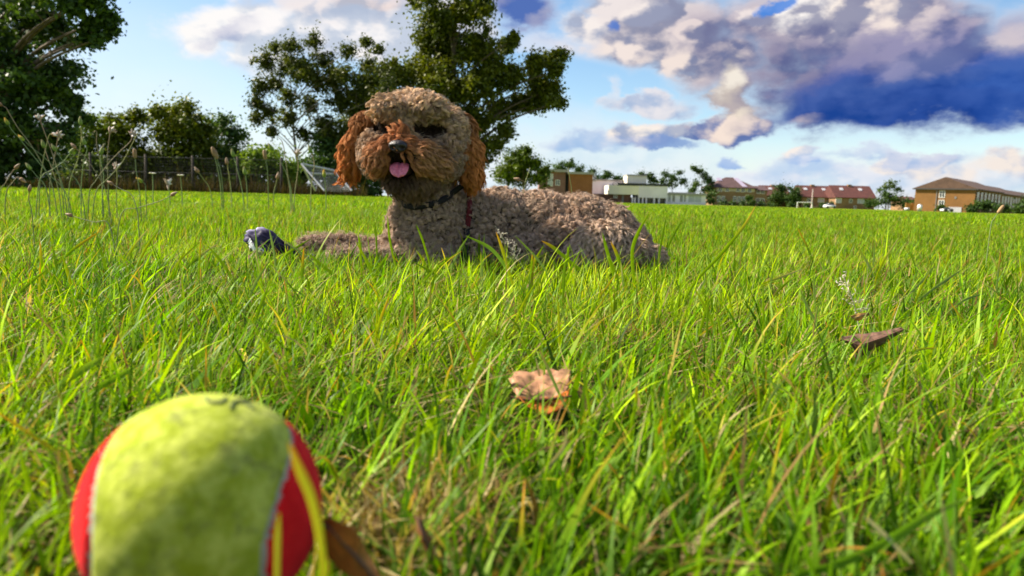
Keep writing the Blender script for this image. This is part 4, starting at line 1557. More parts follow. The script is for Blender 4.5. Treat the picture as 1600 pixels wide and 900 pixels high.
def unit(v):
    return v / (np.linalg.norm(v, axis=-1, keepdims=True) + 1e-9)


def thin_out(p, dmin):
    """keep points at least dmin apart (greedy, on a hash grid)"""
    cell = {}
    keep = []
    g = dmin
    for i, q in enumerate(p):
        k = (int(q[0] // g), int(q[1] // g), int(q[2] // g))
        ok = True
        for dx in (-1, 0, 1):
            for dy in (-1, 0, 1):
                for dz in (-1, 0, 1):
                    for j in cell.get((k[0] + dx, k[1] + dy, k[2] + dz), ()):
                        if ((p[j] - q) ** 2).sum() < dmin * dmin:
                            ok = False; break
                    if not ok: break
                if not ok: break
            if not ok: break
        if ok:
            cell.setdefault(k, []).append(i); keep.append(i)
    return np.array(keep)


def curly_locks(p, n, Rc, K=22, S=10, W=.0085, base_col=(.3, .2, .15), var=.25, h0=.004, dirbias=None, tight=1.55):
    N = len(p)
    Rv = Rc * rng.uniform(.5, 1.45, (N, 1, 1))
    h0 = h0 * rng.uniform(.4, 2.2, (N, 1, 1))
    t = rng.normal(0, 1, (N, 3))
    if dirbias is not None: t = t + dirbias
    u = unit(t - n * (t * n).sum(1, keepdims=True))
    w_ = np.cross(n, u)
    s = np.linspace(0, 1, S)[None, None, :]
    ph = s * (tight * np.pi * rng.uniform(.8, 1.2, (N, 1, 1)))
    ow = rng.uniform(-.5, .5, (N, K, 1)) * W * (Rv / Rc)
    edge = 1 - (np.abs(ow) / (W * .75 * Rv / Rc)) ** 2 * .55
    Rr = Rv * edge * (1 - .42 * s) * rng.uniform(.86, 1.12, (N, K, 1))
    ou = rng.normal(0, .0012, (N, K, 1))
    h = h0 * np.minimum(1, s * 3)
    a = h + Rr * np.sin(ph)
    b = ou + (Rv * edge - Rr * np.cos(ph)) - Rv * .4
    c = ow * (1 - .35 * s) + rng.normal(0, .0022, (N, 1, 1)) * s * 2
    pos = p[:, None, None, :] + n[:, None, None, :] * a[..., None] + u[:, None, None, :] * b[..., None] + w_[:, None, None, :] * c[..., None]
    pos = pos + rng.normal(0, .00025, pos.shape) + rng.normal(0, .00035, (N, K, 1, 3)) * np.linspace(0, 1, S)[None, None, :, None]
    colr = np.array(base_col)[None, None] if np.ndim(base_col) == 1 else base_col[:, None]
    colr = colr * rng.uniform(1 - var, 1 + var, (N, 1, 1)) * rng.uniform(.85, 1.15, (N, K, 1)) * np.ones((N, K, 3))
    return pos.reshape(N * K, S, 3), colr.reshape(-1, 3)


def wavy_locks(p, n, flow, L, K=26, S=12, lift=.8, amp=.0028, freq=1.6, W=.004, base_col=(.4, .2, .1), var=.2, tip_in=.7, endcurl=.0):
    N = len(p)
    fl = unit(flow - n * (flow * n).sum(1, keepdims=True) * .85)
    w_ = unit(np.cross(n, fl))
    Lv = (L * rng.uniform(.65, 1.25, (N, 1)))
    pos = np.zeros((N, K, S, 3))
    off_w = rng.normal(0, W * .5, (N, K, 1)); off_f = rng.normal(0, W * .5, (N, K, 1))
    cur = p[:, None, :] + w_[:, None] * off_w + fl[:, None] * off_f
    ph = rng.uniform(0, 6.28, (N, 1, 1)); fq = freq * rng.uniform(.7, 1.3, (N, 1, 1))
    am = amp * rng.uniform(.6, 1.3, (N, 1, 1))
    jl = rng.uniform(.8, 1.1, (N, K, 1))
    side = rng.normal(0, .25, (N, 1))
    for i in range(S):
        s = i / (S - 1)
        tip = (1 - tip_in * s)
        wave = am * (s ** .6)
        pos[:, :, i] = cur - (w_[:, None] * off_w + fl[:, None] * off_f) * (1 - tip) \
            + w_[:, None] * (wave * np.sin(ph + 6.28 * fq * s)) + n[:, None] * (wave * .7 * np.cos(ph + 6.28 * fq * s))
        d = unit(n * lift * (1 - s) ** 1.3 + fl * (.35 + s) + w_ * side + n * (-.35 * s) * (1 - lift * .3))
        cur = cur + d[:, None] * (Lv[:, None] * jl / (S - 1))
    colr = np.array(base_col)[None, None] if np.ndim(base_col) == 1 else base_col[:, None]
    colr = colr * rng.uniform(1 - var, 1 + var, (N, 1, 1)) * rng.uniform(.82, 1.18, (N, K, 1)) * np.ones((N, K, 3))
    return pos.reshape(N * K, S, 3), colr.reshape(-1, 3)


def build_dog():
    prims = dog_prims()
    root = empty('dog', (.08, 1.65, 0))
    tag(root, 'curly coated brown dog with rust coloured ears lying in the grass, tongue out', 'dog')
    me = solid_from([p for p in prims], .0055, 5, 'dog_body')
    co = np.empty(len(me.vertices) * 3, np.float32); me.vertices.foreach_get('co', co); co = co.reshape(-1, 3).astype(float)
    # eye sockets and the open mouth are pressed into the head
    for c, rx, rz, dp in ((EYE_L, .020, .014, .026), (EYE_R, .028, .016, .030), (MOUTH, .030, .022, .024)):
        d = np.sqrt(((co[:, 0] - c.x) / rx) ** 2 + ((co[:, 2] - c.z) / rz) ** 2 + ((co[:, 1] - c.y) / .045) ** 2)
        co[:, 1] += dp * np.exp(-d ** 2)
    me.vertices.foreach_set('co', co.astype(np.float32).ravel())
    me.update()
    m, t, b = new_mat('dog_skin')
    cdn = t.new('ShaderNodeTexCoord').outputs['Object']
    t.put(b.inputs['Base Color'], t.mix(t.smooth(t.noise(cdn, 60, 4), .35, .65), (.03, .018, .012), (.06, .038, .026)))  # darkened to put shade into the gaps between curls
    b.inputs['Roughness'].default_value = .95
    bvh = BVHTree.FromPolygons([tuple(c) for c in co], [tuple(p.vertices) for p in me.polygons])
    world_child(link_mesh('body', me, m, None, True), root)

    p, n, area = sample_surface(me, 60000)
    reg, names = nearest_region(p, prims)
    A = lambda v: np.array(tuple(v))
    strap = catmull([P(735, 290, 1.60), P(735, 318, 1.585), P(731, 350, 1.58), P(728, 380, 1.57), P(726, 410, 1.56)], 6)
    strap_s = []
    for q in strap:
        loc, nn, _, _ = bvh.find_nearest(q)
        strap_s.append((loc, nn))
    SL = np.array([tuple(q[0]) for q in strap_s])
    dstrap = np.min(np.linalg.norm(p[:, None] - SL[None], axis=2), axis=1)
    cl = catmull([P(612, 312, 1.545), P(632, 322, 1.535), P(660, 322, 1.53), P(690, 313, 1.535), P(715, 300, 1.55), P(733, 287, 1.58)], 6)
    cp, cn = [], []
    for q in cl:
        loc, nn, _, _ = bvh.find_nearest(q); cp.append(loc); cn.append(nn)
    dcol = np.min(np.linalg.norm(p[:, None] - np.array([tuple(q) for q in cp])[None], axis=2), axis=1)
    ok = (dstrap > .0095) & (dcol > .0085) & (p[:, 2] > -.01)
    ee = lambda e, rx, rz: np.sqrt(((p[:, 0] - e.x) / rx) ** 2 + ((p[:, 2] - e.z) / rz) ** 2)
    de = np.minimum(ee(EYE_L, .032, .0205), ee(EYE_R, .035, .0210))        # 1 = rim of the eye hollow
    dm = np.linalg.norm((p - A(MOUTH)) * np.array([.72, .25, 1.0]), axis=1)
    dm = np.where((np.abs(p[:, 0] - MOUTH.x) < .019) & (p[:, 2] < NOSE.z - .004) & (p[:, 2] > MOUTH.z - .02), np.minimum(dm, .015), dm)
    face = (p[:, 1] < 1.60) & (n[:, 1] < .5)
    de[~face] = 9; dm[~face] = 9
    dn = np.linalg.norm(p - A(NOSE), axis=1)
    # nothing grows inside the body or where nobody sees (underside)
    ok &= ~((n[:, 2] < -.75) & (p[:, 2] < .04))
    hollow = (de <= 1.12) | (dm <= .020)
    R_ = lambda *nm: ok & ~hollow & np.isin(reg, [names.index(x) for x in nm if x in names])
    SR = np.array([.00033, .00036, .00036, .00034, .00032, .0003, .00028, .00025, .0002, .00014])
    ramp = lambda k, a=.00034, z=.0001: a + (z - a) * np.linspace(0, 1, k) ** 2

    def sel(mask, dmin):
        i = np.nonzero(mask)[0]
        return i[thin_out(p[i], dmin)]

    tau = lambda q: np.array([.43, .30, .215]) * (1 + .12 * np.sin(q[:, :1] * 40 + 2) * np.cos(q[:, 2:] * 55)) \
        * np.where(q[:, :1] > .05, np.array([[1.0, .97, .94]]), np.array([[.96, .98, .98]]))
    # trunk: tight rolled curls
    i = sel(R_('body'), .0074)
    x_, c_ = curly_locks(p[i], n[i], .0066, K=26, W=.0072, tight=1.85, base_col=tau(p[i]), var=.40)
    hair_object('torso_fur', x_, SR, c_, root, M_fur)
    i = sel(R_('body'), .0100)
    x_, c_ = wavy_locks(p[i], n[i], rng.normal(0, 1, (len(i), 3)) + np.array([.3, 0, -.6]), .021, K=20, S=12, lift=1.0, amp=.0042, freq=1.5, W=.004,
                        base_col=tau(p[i]) * 1.12, var=.3, tip_in=.6)
    hair_object('torso_fur', x_, ramp(12, .0003), c_, root, M_fur)
    i = sel(R_('leg'), .0058)
    x_, c_ = curly_locks(p[i], n[i], .0042, K=20, W=.006, h0=.002, base_col=(.48, .34, .26), var=.25)
    hair_object('foreleg_fur', x_, SR, c_, root, M_fur)
    i = sel(R_('hind'), .0062)
    fl = np.tile([-.35, -.3, -.75], (len(i), 1)) + (p[i] - A(P(955, 370, 1.60))) * 12
    x_, c_ = wavy_locks(p[i], n[i], fl, .026, K=34, lift=.8, amp=.0030, freq=1.3, W=.006, base_col=(.60, .44, .32), var=.22)
    hair_object('hind_paw_fur', x_, ramp(12), c_, root, M_fur)
    # head: loose curls, paler on the crown
    hm = R_('head', 'brow') & (de > 1.12)
    top_z = A(P(645, 235, 1.55))[2]
    part = A(P(632, 172, 1.50))
    sides = hm & (p[:, 2] < A(P(640, 190, 1.55))[2])
    i = sel(sides, .0066)
    hc_ = lambda q: (lambda tt: np.array([.38, .245, .155]) * (1 - tt) + np.array([.66, .455, .28]) * tt)(np.clip((q[:, 2:] - top_z) / .085, 0, 1))
    x_, c_ = curly_locks(p[i], n[i], .0076, K=26, W=.0085, h0=.004, base_col=hc_(p[i]), var=.22, tight=1.5, dirbias=np.array([0, -.2, -.8]))
    hair_object('cheek_fur', x_, SR * 1.05, c_, root, M_fur)
    # crown: longer waves falling away from a middle tuft over the brow
    i = sel(hm & (p[:, 2] > A(P(640, 215, 1.55))[2]), .0068)
    dd = p[i] - part
    fl = unit(dd * np.array([1.3, 1, 1])) + np.array([0, .05, -.10])
    low = (np.abs(dd[:, 0]) > .015) & (dd[:, 2] < .012)
    fl[low] += np.array([0, -.1, -.5])
    x_, c_ = wavy_locks(p[i], n[i], fl, .023, K=32, S=12, lift=.95, amp=.0046, freq=1.6, W=.0046, base_col=hc_(p[i]), var=.34, tip_in=.72)
    hair_object('topknot', x_, ramp(12, .00036), c_, root, M_fur)
    # fringe hanging over the eye hollows
    above = R_('head', 'brow', 'bridge') & (de > 1.0) & (de < 2.3) & (p[:, 2] > EYE_L.z + .006) & (np.abs(n[:, 0]) < .8)
    i = sel(above, .0052)
    x_, c_ = wavy_locks(p[i], n[i], np.tile([0, -.25, -1.0], (len(i), 1)), .019, K=14, S=12, lift=.75, amp=.003, freq=1.3, W=.0040,
                        base_col=(.34, .215, .135), var=.35, tip_in=.55)
    hair_object('fringe', x_, ramp(12, .0003), c_, root, M_fur)
    # muzzle: rust hair combed out from the nose bridge
    mm = R_('muzzle', 'bridge') & (dn > .013) & (dm > .020) & (de > 1.0)
    i = sel(mm, .0044)
    br = A(P(622, 215, 1.45))
    fl = (p[i] - br) * np.array([1.6, .6, 1.0]); fl = unit(fl) + np.array([0, .1, -.45])
    upz = p[i][:, 2] > A(P(622, 211, 1.45))[2]
    fl[upz] = unit(p[i][upz] - A(NOSE)) + np.array([0, .3, .7])
    fade = np.clip(np.abs(p[i][:, :1] - br[0]) / .055, 0, 1)
    mc = np.array([.44, .165, .060]) * (1 - fade) + np.array([.44, .24, .12]) * fade
    x_, c_ = wavy_locks(p[i], n[i], fl, .027, K=24, lift=.75, amp=.0034, freq=1.4, W=.0042, base_col=mc, var=.34)
    hair_object('muzzle_fur', x_, ramp(12, .0003), c_, root, M_fur)
    # black-brown lips; the same dark fur paints shade into the eye hollows
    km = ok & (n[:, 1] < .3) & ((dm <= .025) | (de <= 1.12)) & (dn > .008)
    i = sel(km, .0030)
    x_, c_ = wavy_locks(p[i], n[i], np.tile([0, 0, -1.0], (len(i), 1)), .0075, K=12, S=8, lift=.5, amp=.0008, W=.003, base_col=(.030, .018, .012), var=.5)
    hair_object('lip_and_eye_shade_fur', x_, ramp(8, .0003), c_, root, M_fur)
    i = sel(R_('chin') & (dm > .020), .0048)
    dk = np.clip((np.linalg.norm(p[i] - A(MOUTH), axis=1)[:, None] - .022) / .035, 0, 1)
    cc2 = np.array([.03, .018, .012]) * (1 - dk) + np.array([.20, .13, .085]) * dk
    x_, c_ = wavy_locks(p[i], n[i], np.tile([.1, -.1, -1.0], (len(i), 1)), .024, K=22, lift=.7, amp=.003, freq=1.3, W=.005, base_col=cc2, var=.25)
    hair_object('chin_fur', x_, ramp(12), c_, root, M_fur)
    # ears: long wavy rust locks
    for nm, sx in (('earL', -1), ('earR', 1)):
        i = sel(R_(nm), .0050)
        fl = np.tile([.28 * sx, -.05, -1.0], (len(i), 1))
        q = p[i]
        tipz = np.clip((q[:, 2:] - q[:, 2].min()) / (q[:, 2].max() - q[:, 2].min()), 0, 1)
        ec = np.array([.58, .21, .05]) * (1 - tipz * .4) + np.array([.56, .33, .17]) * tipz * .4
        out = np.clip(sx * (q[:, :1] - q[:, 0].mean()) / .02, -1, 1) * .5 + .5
        ec = ec * (.50 + .55 * out)  # outer sides painted as lit, inner sides as shaded
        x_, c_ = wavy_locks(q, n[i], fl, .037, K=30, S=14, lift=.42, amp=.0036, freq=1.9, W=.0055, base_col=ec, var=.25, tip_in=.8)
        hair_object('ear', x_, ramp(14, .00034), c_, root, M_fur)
    # flyaway hairs that soften the outline
    i = sel(R_('body', 'head', 'hind', 'leg', 'brow'), .0055)
    fl = rng.normal(0, 1, (len(i), 3))
    x_, c_ = wavy_locks(p[i], n[i], fl, .021, K=8, S=9, lift=1.8, amp=.003, freq=1.0, W=.006, base_col=(.50, .38, .29), var=.2, tip_in=.2)
    hair_object('flyaway_hair', x_, ramp(9, .00018, .00006), c_, root, M_fur)

    # nose
    nm_, t, b = new_mat('wet_nose')
    co_ = t.new('ShaderNodeTexCoord').outputs['Object']
    b.inputs['Base Color'].default_value = (.022, .017, .019, 1)
    b.inputs['Roughness'].default_value = .38
    bn = t.new('ShaderNodeBump'); bn.inputs['Strength'].default_value = .5; bn.inputs['Distance'].default_value = .001
    vo = t.new('ShaderNodeTexVoronoi'); vo.inputs['Scale'].default_value = 900; t.l.new(co_, vo.inputs[0])
    t.l.new(vo.outputs[0], bn.inputs['Height']); t.l.new(bn.outputs[0], b.inputs['Normal'])
    bm = bmesh.new()
    bmesh.ops.create_icosphere(bm, subdivisions=5, radius=1)
    for v in bm.verts:
        x, y, z = v.co
        w2 = .0178 * (1.0 + .10 * z) * (1 - .30 * max(0, -z) ** 2)
        q = Vector((x * w2, y * .0135, z * .0125))
        q.y -= .0015 * max(0, z)
        for sx in (-1, 1):
            d2 = ((x - sx * .50) / .26) ** 2 + ((z + .22) / .24) ** 2
            if y < 0: q.y += .0075 * math.exp(-d2)
        if y < 0: q.y += .0016 * math.exp(-(x / .07) ** 2) * (1 if z < .2 else .2)
        v.co = q
    nose = bm_obj('nose', bm, nm_, None, True)
    nose.location = NOSE; world_child(nose, root)
    # eyes, deep under the fringe
    em, t, b = new_mat('dark_eye')
    b.inputs['Base Color'].default_value = (.012, .007, .005, 1); b.inputs['Roughness'].default_value = .06
    for e in (EYE_L, EYE_R):
        loc, nn, _, _ = bvh.find_nearest(e)
        bm = bmesh.new(); bmesh.ops.create_uvsphere(bm, u_segments=24, v_segments=16, radius=.0085)
        o = bm_obj('eye', bm, em, None, True); o.location = loc + Vector((0, .004, 0)); world_child(o, root)
    # tongue
    tm, t, b = new_mat('pink_tongue')
    co_ = t.new('ShaderNodeTexCoord').outputs['Object']
    t.put(b.inputs['Base Color'], t.mix(t.smooth(t.noise(co_, 260, 4), .3, .7), (.60, .13, .20), (.78, .22, .30)))
    b.inputs['Roughness'].default_value = .32
    b.inputs['Subsurface Weight'].default_value = .15
    b.inputs['Subsurface Radius'].default_value = (.004, .002, .002)
    T0, NU, NV = P(626, 256, 1.455), 14, 14
    V, F = [], []
    for side in (0, 1):
        for iu in range(NU + 1):
            s = iu / NU
            hw = .0188 * (1 if s < .45 else math.sqrt(max(0, 1 - ((s - .45) / .55) ** 2))) * (.92 + .1 * s)
            for iv in range(NV + 1):
                v = iv / NV * 2 - 1
                a = s * 1.75
                y = -.028 * math.sin(min(a, 1.57)) - (.002 if s > .8 else 0)
                z = -.027 * (1 - math.cos(a)) * .86
                dome = (.0035 * (1 - v * v) - .0028 * math.exp(-(v / .13) ** 2))
                nrm = Vector((0, -math.sin(a), math.cos(a)))
                q = Vector((v * hw + .001 * s, y, z)) + nrm * dome * (1 if side == 0 else -.6)
                V.append(T0 + q)
    k = (NU + 1) * (NV + 1)
    for iu in range(NU):
        for iv in range(NV):
            a = iu * (NV + 1) + iv
            F.append((a, a + 1, a + NV + 2, a + NV + 1))
            F.append((a + k, a + NV + 1 + k, a + NV + 2 + k, a + 1 + k))
    world_child(link_mesh('tongue', np_mesh('tongue', [tuple(v) for v in V], F), tm, None, True), root)
    # mouth lining
    bm = bmesh.new()
    bmesh.ops.create_uvsphere(bm, u_segments=24, v_segments=14, radius=1, matrix=Matrix.Translation(P(626, 264, 1.466)) @ Matrix.Diagonal((.024, .012, .015, 1)))
    mm_, t, b = new_mat('mouth_lining'); b.inputs['Base Color'].default_value = (.03, .012, .014, 1); b.inputs['Roughness'].default_value = .4
    world_child(bm_obj('mouth', bm, mm_, None, True), root)

    # collar and harness strap
    web = mat('black_webbing', (.012, .012, .014), .7, .3, 200, .4, 900)
    redw = mat('red_webbing', (.12, .008, .012), .7, .3, 200, .4, 900)

    def ribbon(name, pts, nrms, wd, m, lift):
        V, F = [], []
        n_ = len(pts)
        for i in range(n_):
            tng = (pts[min(i + 1, n_ - 1)] - pts[max(i - 1, 0)]).normalized()
            nn = nrms[i]; s = tng.cross(nn).normalized()
            for a_, h in ((-1, lift), (1, lift), (1, lift - .0035), (-1, lift - .0035)):
                V.append(pts[i] + s * wd * .5 * a_ + nn * h)
        for i in range(n_ - 1):
            for k in range(4):
                k2 = (k + 1) % 4
                F.append((i * 4 + k, i * 4 + k2, i * 4 + 4 + k2, i * 4 + 4 + k))
        return world_child(link_mesh(name, np_mesh(name, [tuple(v) for v in V], F), m), root)
    cut = 14
    sp = [q[0] for q in strap_s]; sn = [q[1] for q in strap_s]
    o = ribbon('harness_strap', sp[:cut], sn[:cut], .0115, redw, .0095); o['label'] = 'dark red upper strap'
    o = ribbon('harness_strap', sp[cut - 1:], sn[cut - 1:], .0135, web, .0092); o['label'] = 'black lower strap'
    ribbon('collar', cp, cn, .012, web, .0115)


build_dog()


# ------------------------------------------------------------------ tennis ball
def build_ball():
    root = empty('tennis_ball', (BALL_C.x, BALL_C.y, BALL_C.z - BALL_R))
    tag(root, 'scuffed tennis ball with yellow green and red felt panels, close in front', 'ball')
    zc = Vector((.14, -.97, -.06)).normalized()
    xc = (Vector((.07, .1, 1)) - zc * Vector((.07, .1, 1)).dot(zc)).normalized()
    yc = zc.cross(xc)
    NU, NV = 220, 120
    th = np.linspace(0, 2 * np.pi, NU, endpoint=False)
    ph = np.linspace(.001, np.pi - .001, NV)
    T, Pp = np.meshgrid(th, ph)
    D = np.stack([np.sin(Pp) * np.cos(T), np.sin(Pp) * np.sin(T), np.cos(Pp)], -1).reshape(-1, 3)
    fr = np.array([tuple(xc), tuple(yc), tuple(zc)])
    q = D @ fr.T
    f = .55 * q[:, 2] + q[:, 0] ** 2 - q[:, 1] ** 2
    prof = lambda f_: np.clip((np.abs(f_) - .035) / .05, 0, 1) ** .6
    r = BALL_R - .0008 + .0008 * prof(f)
    V = np.array(tuple(BALL_C)) + D * r[:, None]
    idx = np.arange(NU * NV).reshape(NV, NU)
    F = np.stack([idx[:-1], idx[1:], np.roll(idx[1:], -1, 1), np.roll(idx[:-1], -1, 1)], -1).reshape(-1, 4)
    ff = f[F].mean(1)

    def felt(name, c1, c2, dirt):
        m, t, b = new_mat(name)
        co = t.new('ShaderNodeTexCoord').outputs['Object']
        n1 = t.noise(co, 150, 5, .65)
        c = t.mix(t.smooth(n1, .35, .68), c1, c2)
        n2 = t.noise(co, 120, 7, .72)
        c = t.mix(t.smooth(n2, .48, .70, 0, dirt * .75), c, (.13, .15, .045))
        t.put(b.inputs['Base Color'], c)
        b.inputs['Roughness'].default_value = 1.0
        b.inputs['Sheen Weight'].default_value = .05
        b.inputs['Specular IOR Level'].default_value = .05
        bn = t.new('ShaderNodeBump'); bn.inputs['Strength'].default_value = .8; bn.inputs['Distance'].default_value = .0012
        t.l.new(t.noise(co, 420, 5, .7), bn.inputs['Height']); t.l.new(bn.outputs[0], b.inputs['Normal'])
        return m
    mg = felt('green_felt', (.30, .37, .020), (.52, .58, .10), 1.0)
    mr = felt('red_felt', (.66, .008, .012), (.82, .014, .018), .06)
    ms = mat('seam_rubber', (.36, .33, .28), .8, .2, 200)
    C0 = Vector((BALL_C.x, BALL_C.y, BALL_C.z - BALL_R))
    for nm, mask, m in (('felt_panel', ff > .035, mg), ('felt_panel', ff < -.035, mr), ('seam', np.abs(ff) <= .035, ms)):
        Fm = F[mask]
        used, inv = np.unique(Fm, return_inverse=True)
        o = link_mesh(nm, np_mesh(nm, V[used], inv.reshape(Fm.shape)), m, None, True)
        world_child(o, root)
        if nm == 'felt_panel': o['label'] = 'yellow green felt panel' if m is mg else 'red felt panel'
        if nm == 'seam': continue
        # nap of short fibres
        N = 26000
        d = unit(rng.normal(0, 1, (N * 3, 3)))
        qq = d @ fr.T
        f2 = .55 * qq[:, 2] + qq[:, 0] ** 2 - qq[:, 1] ** 2
        d = d[(f2 > .03) if m is mg else (f2 < -.03)][:N]
        N = len(d)
        k = 5
        tg = unit(np.cross(d, rng.normal(0, 1, (N, 3))))
        L = rng.uniform(.0010, .0034, (N, 1))
        path = np.zeros((N, k, 3))
        for i in range(k):
            s = i / (k - 1)
            path[:, i] = np.array(tuple(BALL_C)) + d * (BALL_R - .0002 + L * s * .75) + tg * L * s * s * .9
        P3 = path[:, 0]
        nz = np.array([mnoise.fractal(Vector(v) * 120, .8, 2.0, 4) for v in P3])
        if m is mg:
            c = np.array([.50, .58, .10])[None] * (1 - .5 * np.clip(nz[:, None] * 2.6, -.3, 1)) * rng.uniform(.8, 1.25, (N, 1))
            c = c + np.array([.10, .10, .09]) * rng.random((N, 1)) * .8
        else:
            c = np.array([.84, .010, .016])[None] * rng.uniform(.7, 1.2, (N, 1))
        hair_object('felt_fuzz', path, np.array([.00005, .00005, .000045, .00004, .00002]), c, None, M_fuzz)
        h = bpy.data.objects[-1] if False else [x for x in col.objects if x.name.startswith('felt_fuzz')][-1]
        h.parent = o; h.matrix_parent_inverse = Matrix.Translation(-root.location)
    # worn dark print on the crown of the ball
    ink = mat('worn_ink', (.10, .13, .05), .9, .3, 300)

    def onball(px, py):
        d = ray(px, py).normalized()
        oc = CAM - BALL_C
        b_ = oc.dot(d); c_ = oc.length_squared - (BALL_R + .0006) ** 2
        disc = b_ * b_ - c_
        return CAM + d * (-b_ - math.sqrt(max(disc, 0)))
    strokes = [[(321, 619), (326, 625), (336, 628), (347, 626), (353, 619)],
               [(360, 637), (364, 629), (369, 624)], [(369, 624), (378, 626), (388, 631), (397, 638)], [(372, 624), (384, 623), (394, 625)]]
    for s in strokes:
        pts = catmull([onball(*q) for q in s], 4)
        pts = [BALL_C + (q - BALL_C).normalized() * (BALL_R + .0002) for q in pts]
        nn = len(pts)
        o = tubes_obj('print_stroke', [(pts, [.00042] * nn)], ink, None, sides=6)
        world_child(o, root)


build_ball()


# ------------------------------------------------------------------ fabric toy
def build_toy():
    c = TOY_C
    root = empty('fabric_toy', (c.x, c.y, 0))
    tag(root, 'crumpled dark purple fabric toy printed with white petals, left of the paws', 'dog toy')
    m, t, b = new_mat('purple_fabric')
    co = t.new('ShaderNodeTexCoord').outputs['Object']
    sp = t.new('ShaderNodeSeparateXYZ'); t.l.new(co, sp.inputs[0])
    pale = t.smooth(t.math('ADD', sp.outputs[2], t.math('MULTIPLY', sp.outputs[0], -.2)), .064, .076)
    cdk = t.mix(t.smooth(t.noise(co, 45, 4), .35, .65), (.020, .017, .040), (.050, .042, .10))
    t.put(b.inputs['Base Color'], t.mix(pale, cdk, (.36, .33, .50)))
    b.inputs['Roughness'].default_value = .6
    b.inputs['Specular IOR Level'].default_value = .15
    bm = bmesh.new()
    bmesh.ops.create_icosphere(bm, subdivisions=5, radius=1)
    for v in bm.verts:
        x, y, z = v.co
        taper = 1 - .50 * max(0, x) - .15 * max(0, x) ** 3
        q = Vector((x * .047, y * .030 * taper, z * .030 * taper))
        fold = mnoise.fractal(Vector((x * 1.2, y * 1.6, z * 2.4 + x)) * 1.1, .9, 2, 2)
        crease = abs(mnoise.noise(Vector((x * 2.2 + z * 1.5, y * 2, z * 2)) * 1.5))
        q *= 1 + .20 * fold - .20 * crease
        q.z += -.010 * x
        v.co = q + Vector((0, 0, .038))
    for v in bm.verts: v.co.z = max(v.co.z, .004)
    o = bm_obj('pouch', bm, m, root, True)
    bvh = BVHTree.FromObject(o, bpy.context.evaluated_depsgraph_get())
    wm = mat('white_print', (.80, .83, .82), .6, .05, 30)
    bk = mat('black_print', (.012, .012, .014), .6, .1)

    def patch(name, px, py, rx, rz, mm, lift, tilt=0):
        q = P(px, py, c.y) - Vector((c.x, c.y, 0))
        bm = bmesh.new()
        ring = []
        n_ = 28
        for rr in (0, .35, .7, 1.0):
            cur = []
            for k in range(n_ if rr else 1):
                a = 6.283 * k / n_
                x, z = rr * rx * math.cos(a), rr * rz * math.sin(a)
                x, z = x * math.cos(tilt) - z * math.sin(tilt), x * math.sin(tilt) + z * math.cos(tilt)
                hit = bvh.ray_cast(Vector((q.x + x, -.2, q.z + z)), Vector((0, 1, 0)))
                if hit[0] is None: hit = bvh.find_nearest(Vector((q.x + x, -.03, q.z + z)))
                cur.append(bm.verts.new(hit[0] + Vector(hit[1]) * lift))
            ring.append(cur)
        for k in range(n_):
            bm.faces.new([ring[0][0], ring[1][k], ring[1][(k + 1) % n_]])
            for j in (1, 2):
                bm.faces.new([ring[j][k], ring[j + 1][k], ring[j + 1][(k + 1) % n_], ring[j][(k + 1) % n_]])
        bm_obj(name, bm, mm, root, True)
    patch('petal', 400, 388, .0085, .0130, wm, .0008, .15)
    patch('petal', 413, 392, .0085, .0098, wm, .0012, -.5)
    patch('petal', 396, 376, .0040, .0070, wm, .0008, -.5)
    patch('flower_centre', 398, 389, .0026, .0036, bk, .0018)
    # loose twisted neck of the pouch towards the paw
    a = Vector((.040, 0, .030))
    pts = catmull([a, a + Vector((.02, -.004, -.010)), a + Vector((.045, .0, -.020)), a + Vector((.062, .004, -.016))], 5)
    tubes_obj('twisted_neck', [(pts, [.013, .011, .009, .0075, .006, .005, .0045, .004, .004, .004, .0045, .005, .006, .007, .006, .003])], m, root, sides=9)


build_toy()


# ------------------------------------------------------------------ fallen leaves
def leaf_rows(name, rows, colr, nu=5, vein=True, crinkle=.0008, thick=.00035, edge=None, tearing=.0):
    """rows: triplets of points across the leaf (edge, midrib, edge) along its length"""
    A = [catmull([r[0] for r in rows], nu), catmull([r[1] for r in rows], nu), catmull([r[2] for r in rows], nu)]
    n = len(A[0])
    nv = 12
    V, C = [], []
    base = np.array(colr)
    ec = np.array(edge if edge else [c * .5 for c in colr])
    for i in range(n):
        a, m_, b_ = A[0][i], A[1][i], A[2][i]
        nn = (b_ - a).cross(A[1][min(i + 1, n - 1)] - A[1][max(i - 1, 0)])
        if nn.length > 1e-9: nn.normalize()
        for j in range(nv + 1):
            t = j / nv
            tear = 1 - tearing * random.random() if j in (0, nv) else 1
            q = (a * (1 - t) ** 2 + m_ * 2 * t * (1 - t) + b_ * t * t)
            if vein: q = (a.lerp(m_, t * 2 * tear if j else (1 - tear)) if t < .5 else m_.lerp(b_, (t - .5) * 2 * (tear if j == nv else 1))) * .55 + q * .45
            w_ = mnoise.noise(q * 230) * crinkle * 2 + math.sin((abs(t - .5) * 1.4 + i / n) * 38) * crinkle * .5
            V.append(q + nn * w_)
            k = abs(mnoise.noise(q * 160)) * 1.2 + (.45 if j in (0, nv) else 0) + (.3 if i in (0, n - 1) else 0)
            C.append(base * (1 - min(k, .8)) + ec * min(k, .8))
    F = [(i * (nv + 1) + j, i * (nv + 1) + j + 1, (i + 1) * (nv + 1) + j + 1, (i + 1) * (nv + 1) + j) for i in range(n - 1) for j in range(nv)]
    o = link_mesh(name, np_mesh(name, [tuple(v) for v in V], F, np.array(C)), M_dry, None, True)
    md = o.modifiers.new('thickness', 'SOLIDIFY'); md.thickness = thick
    return o, A[1]


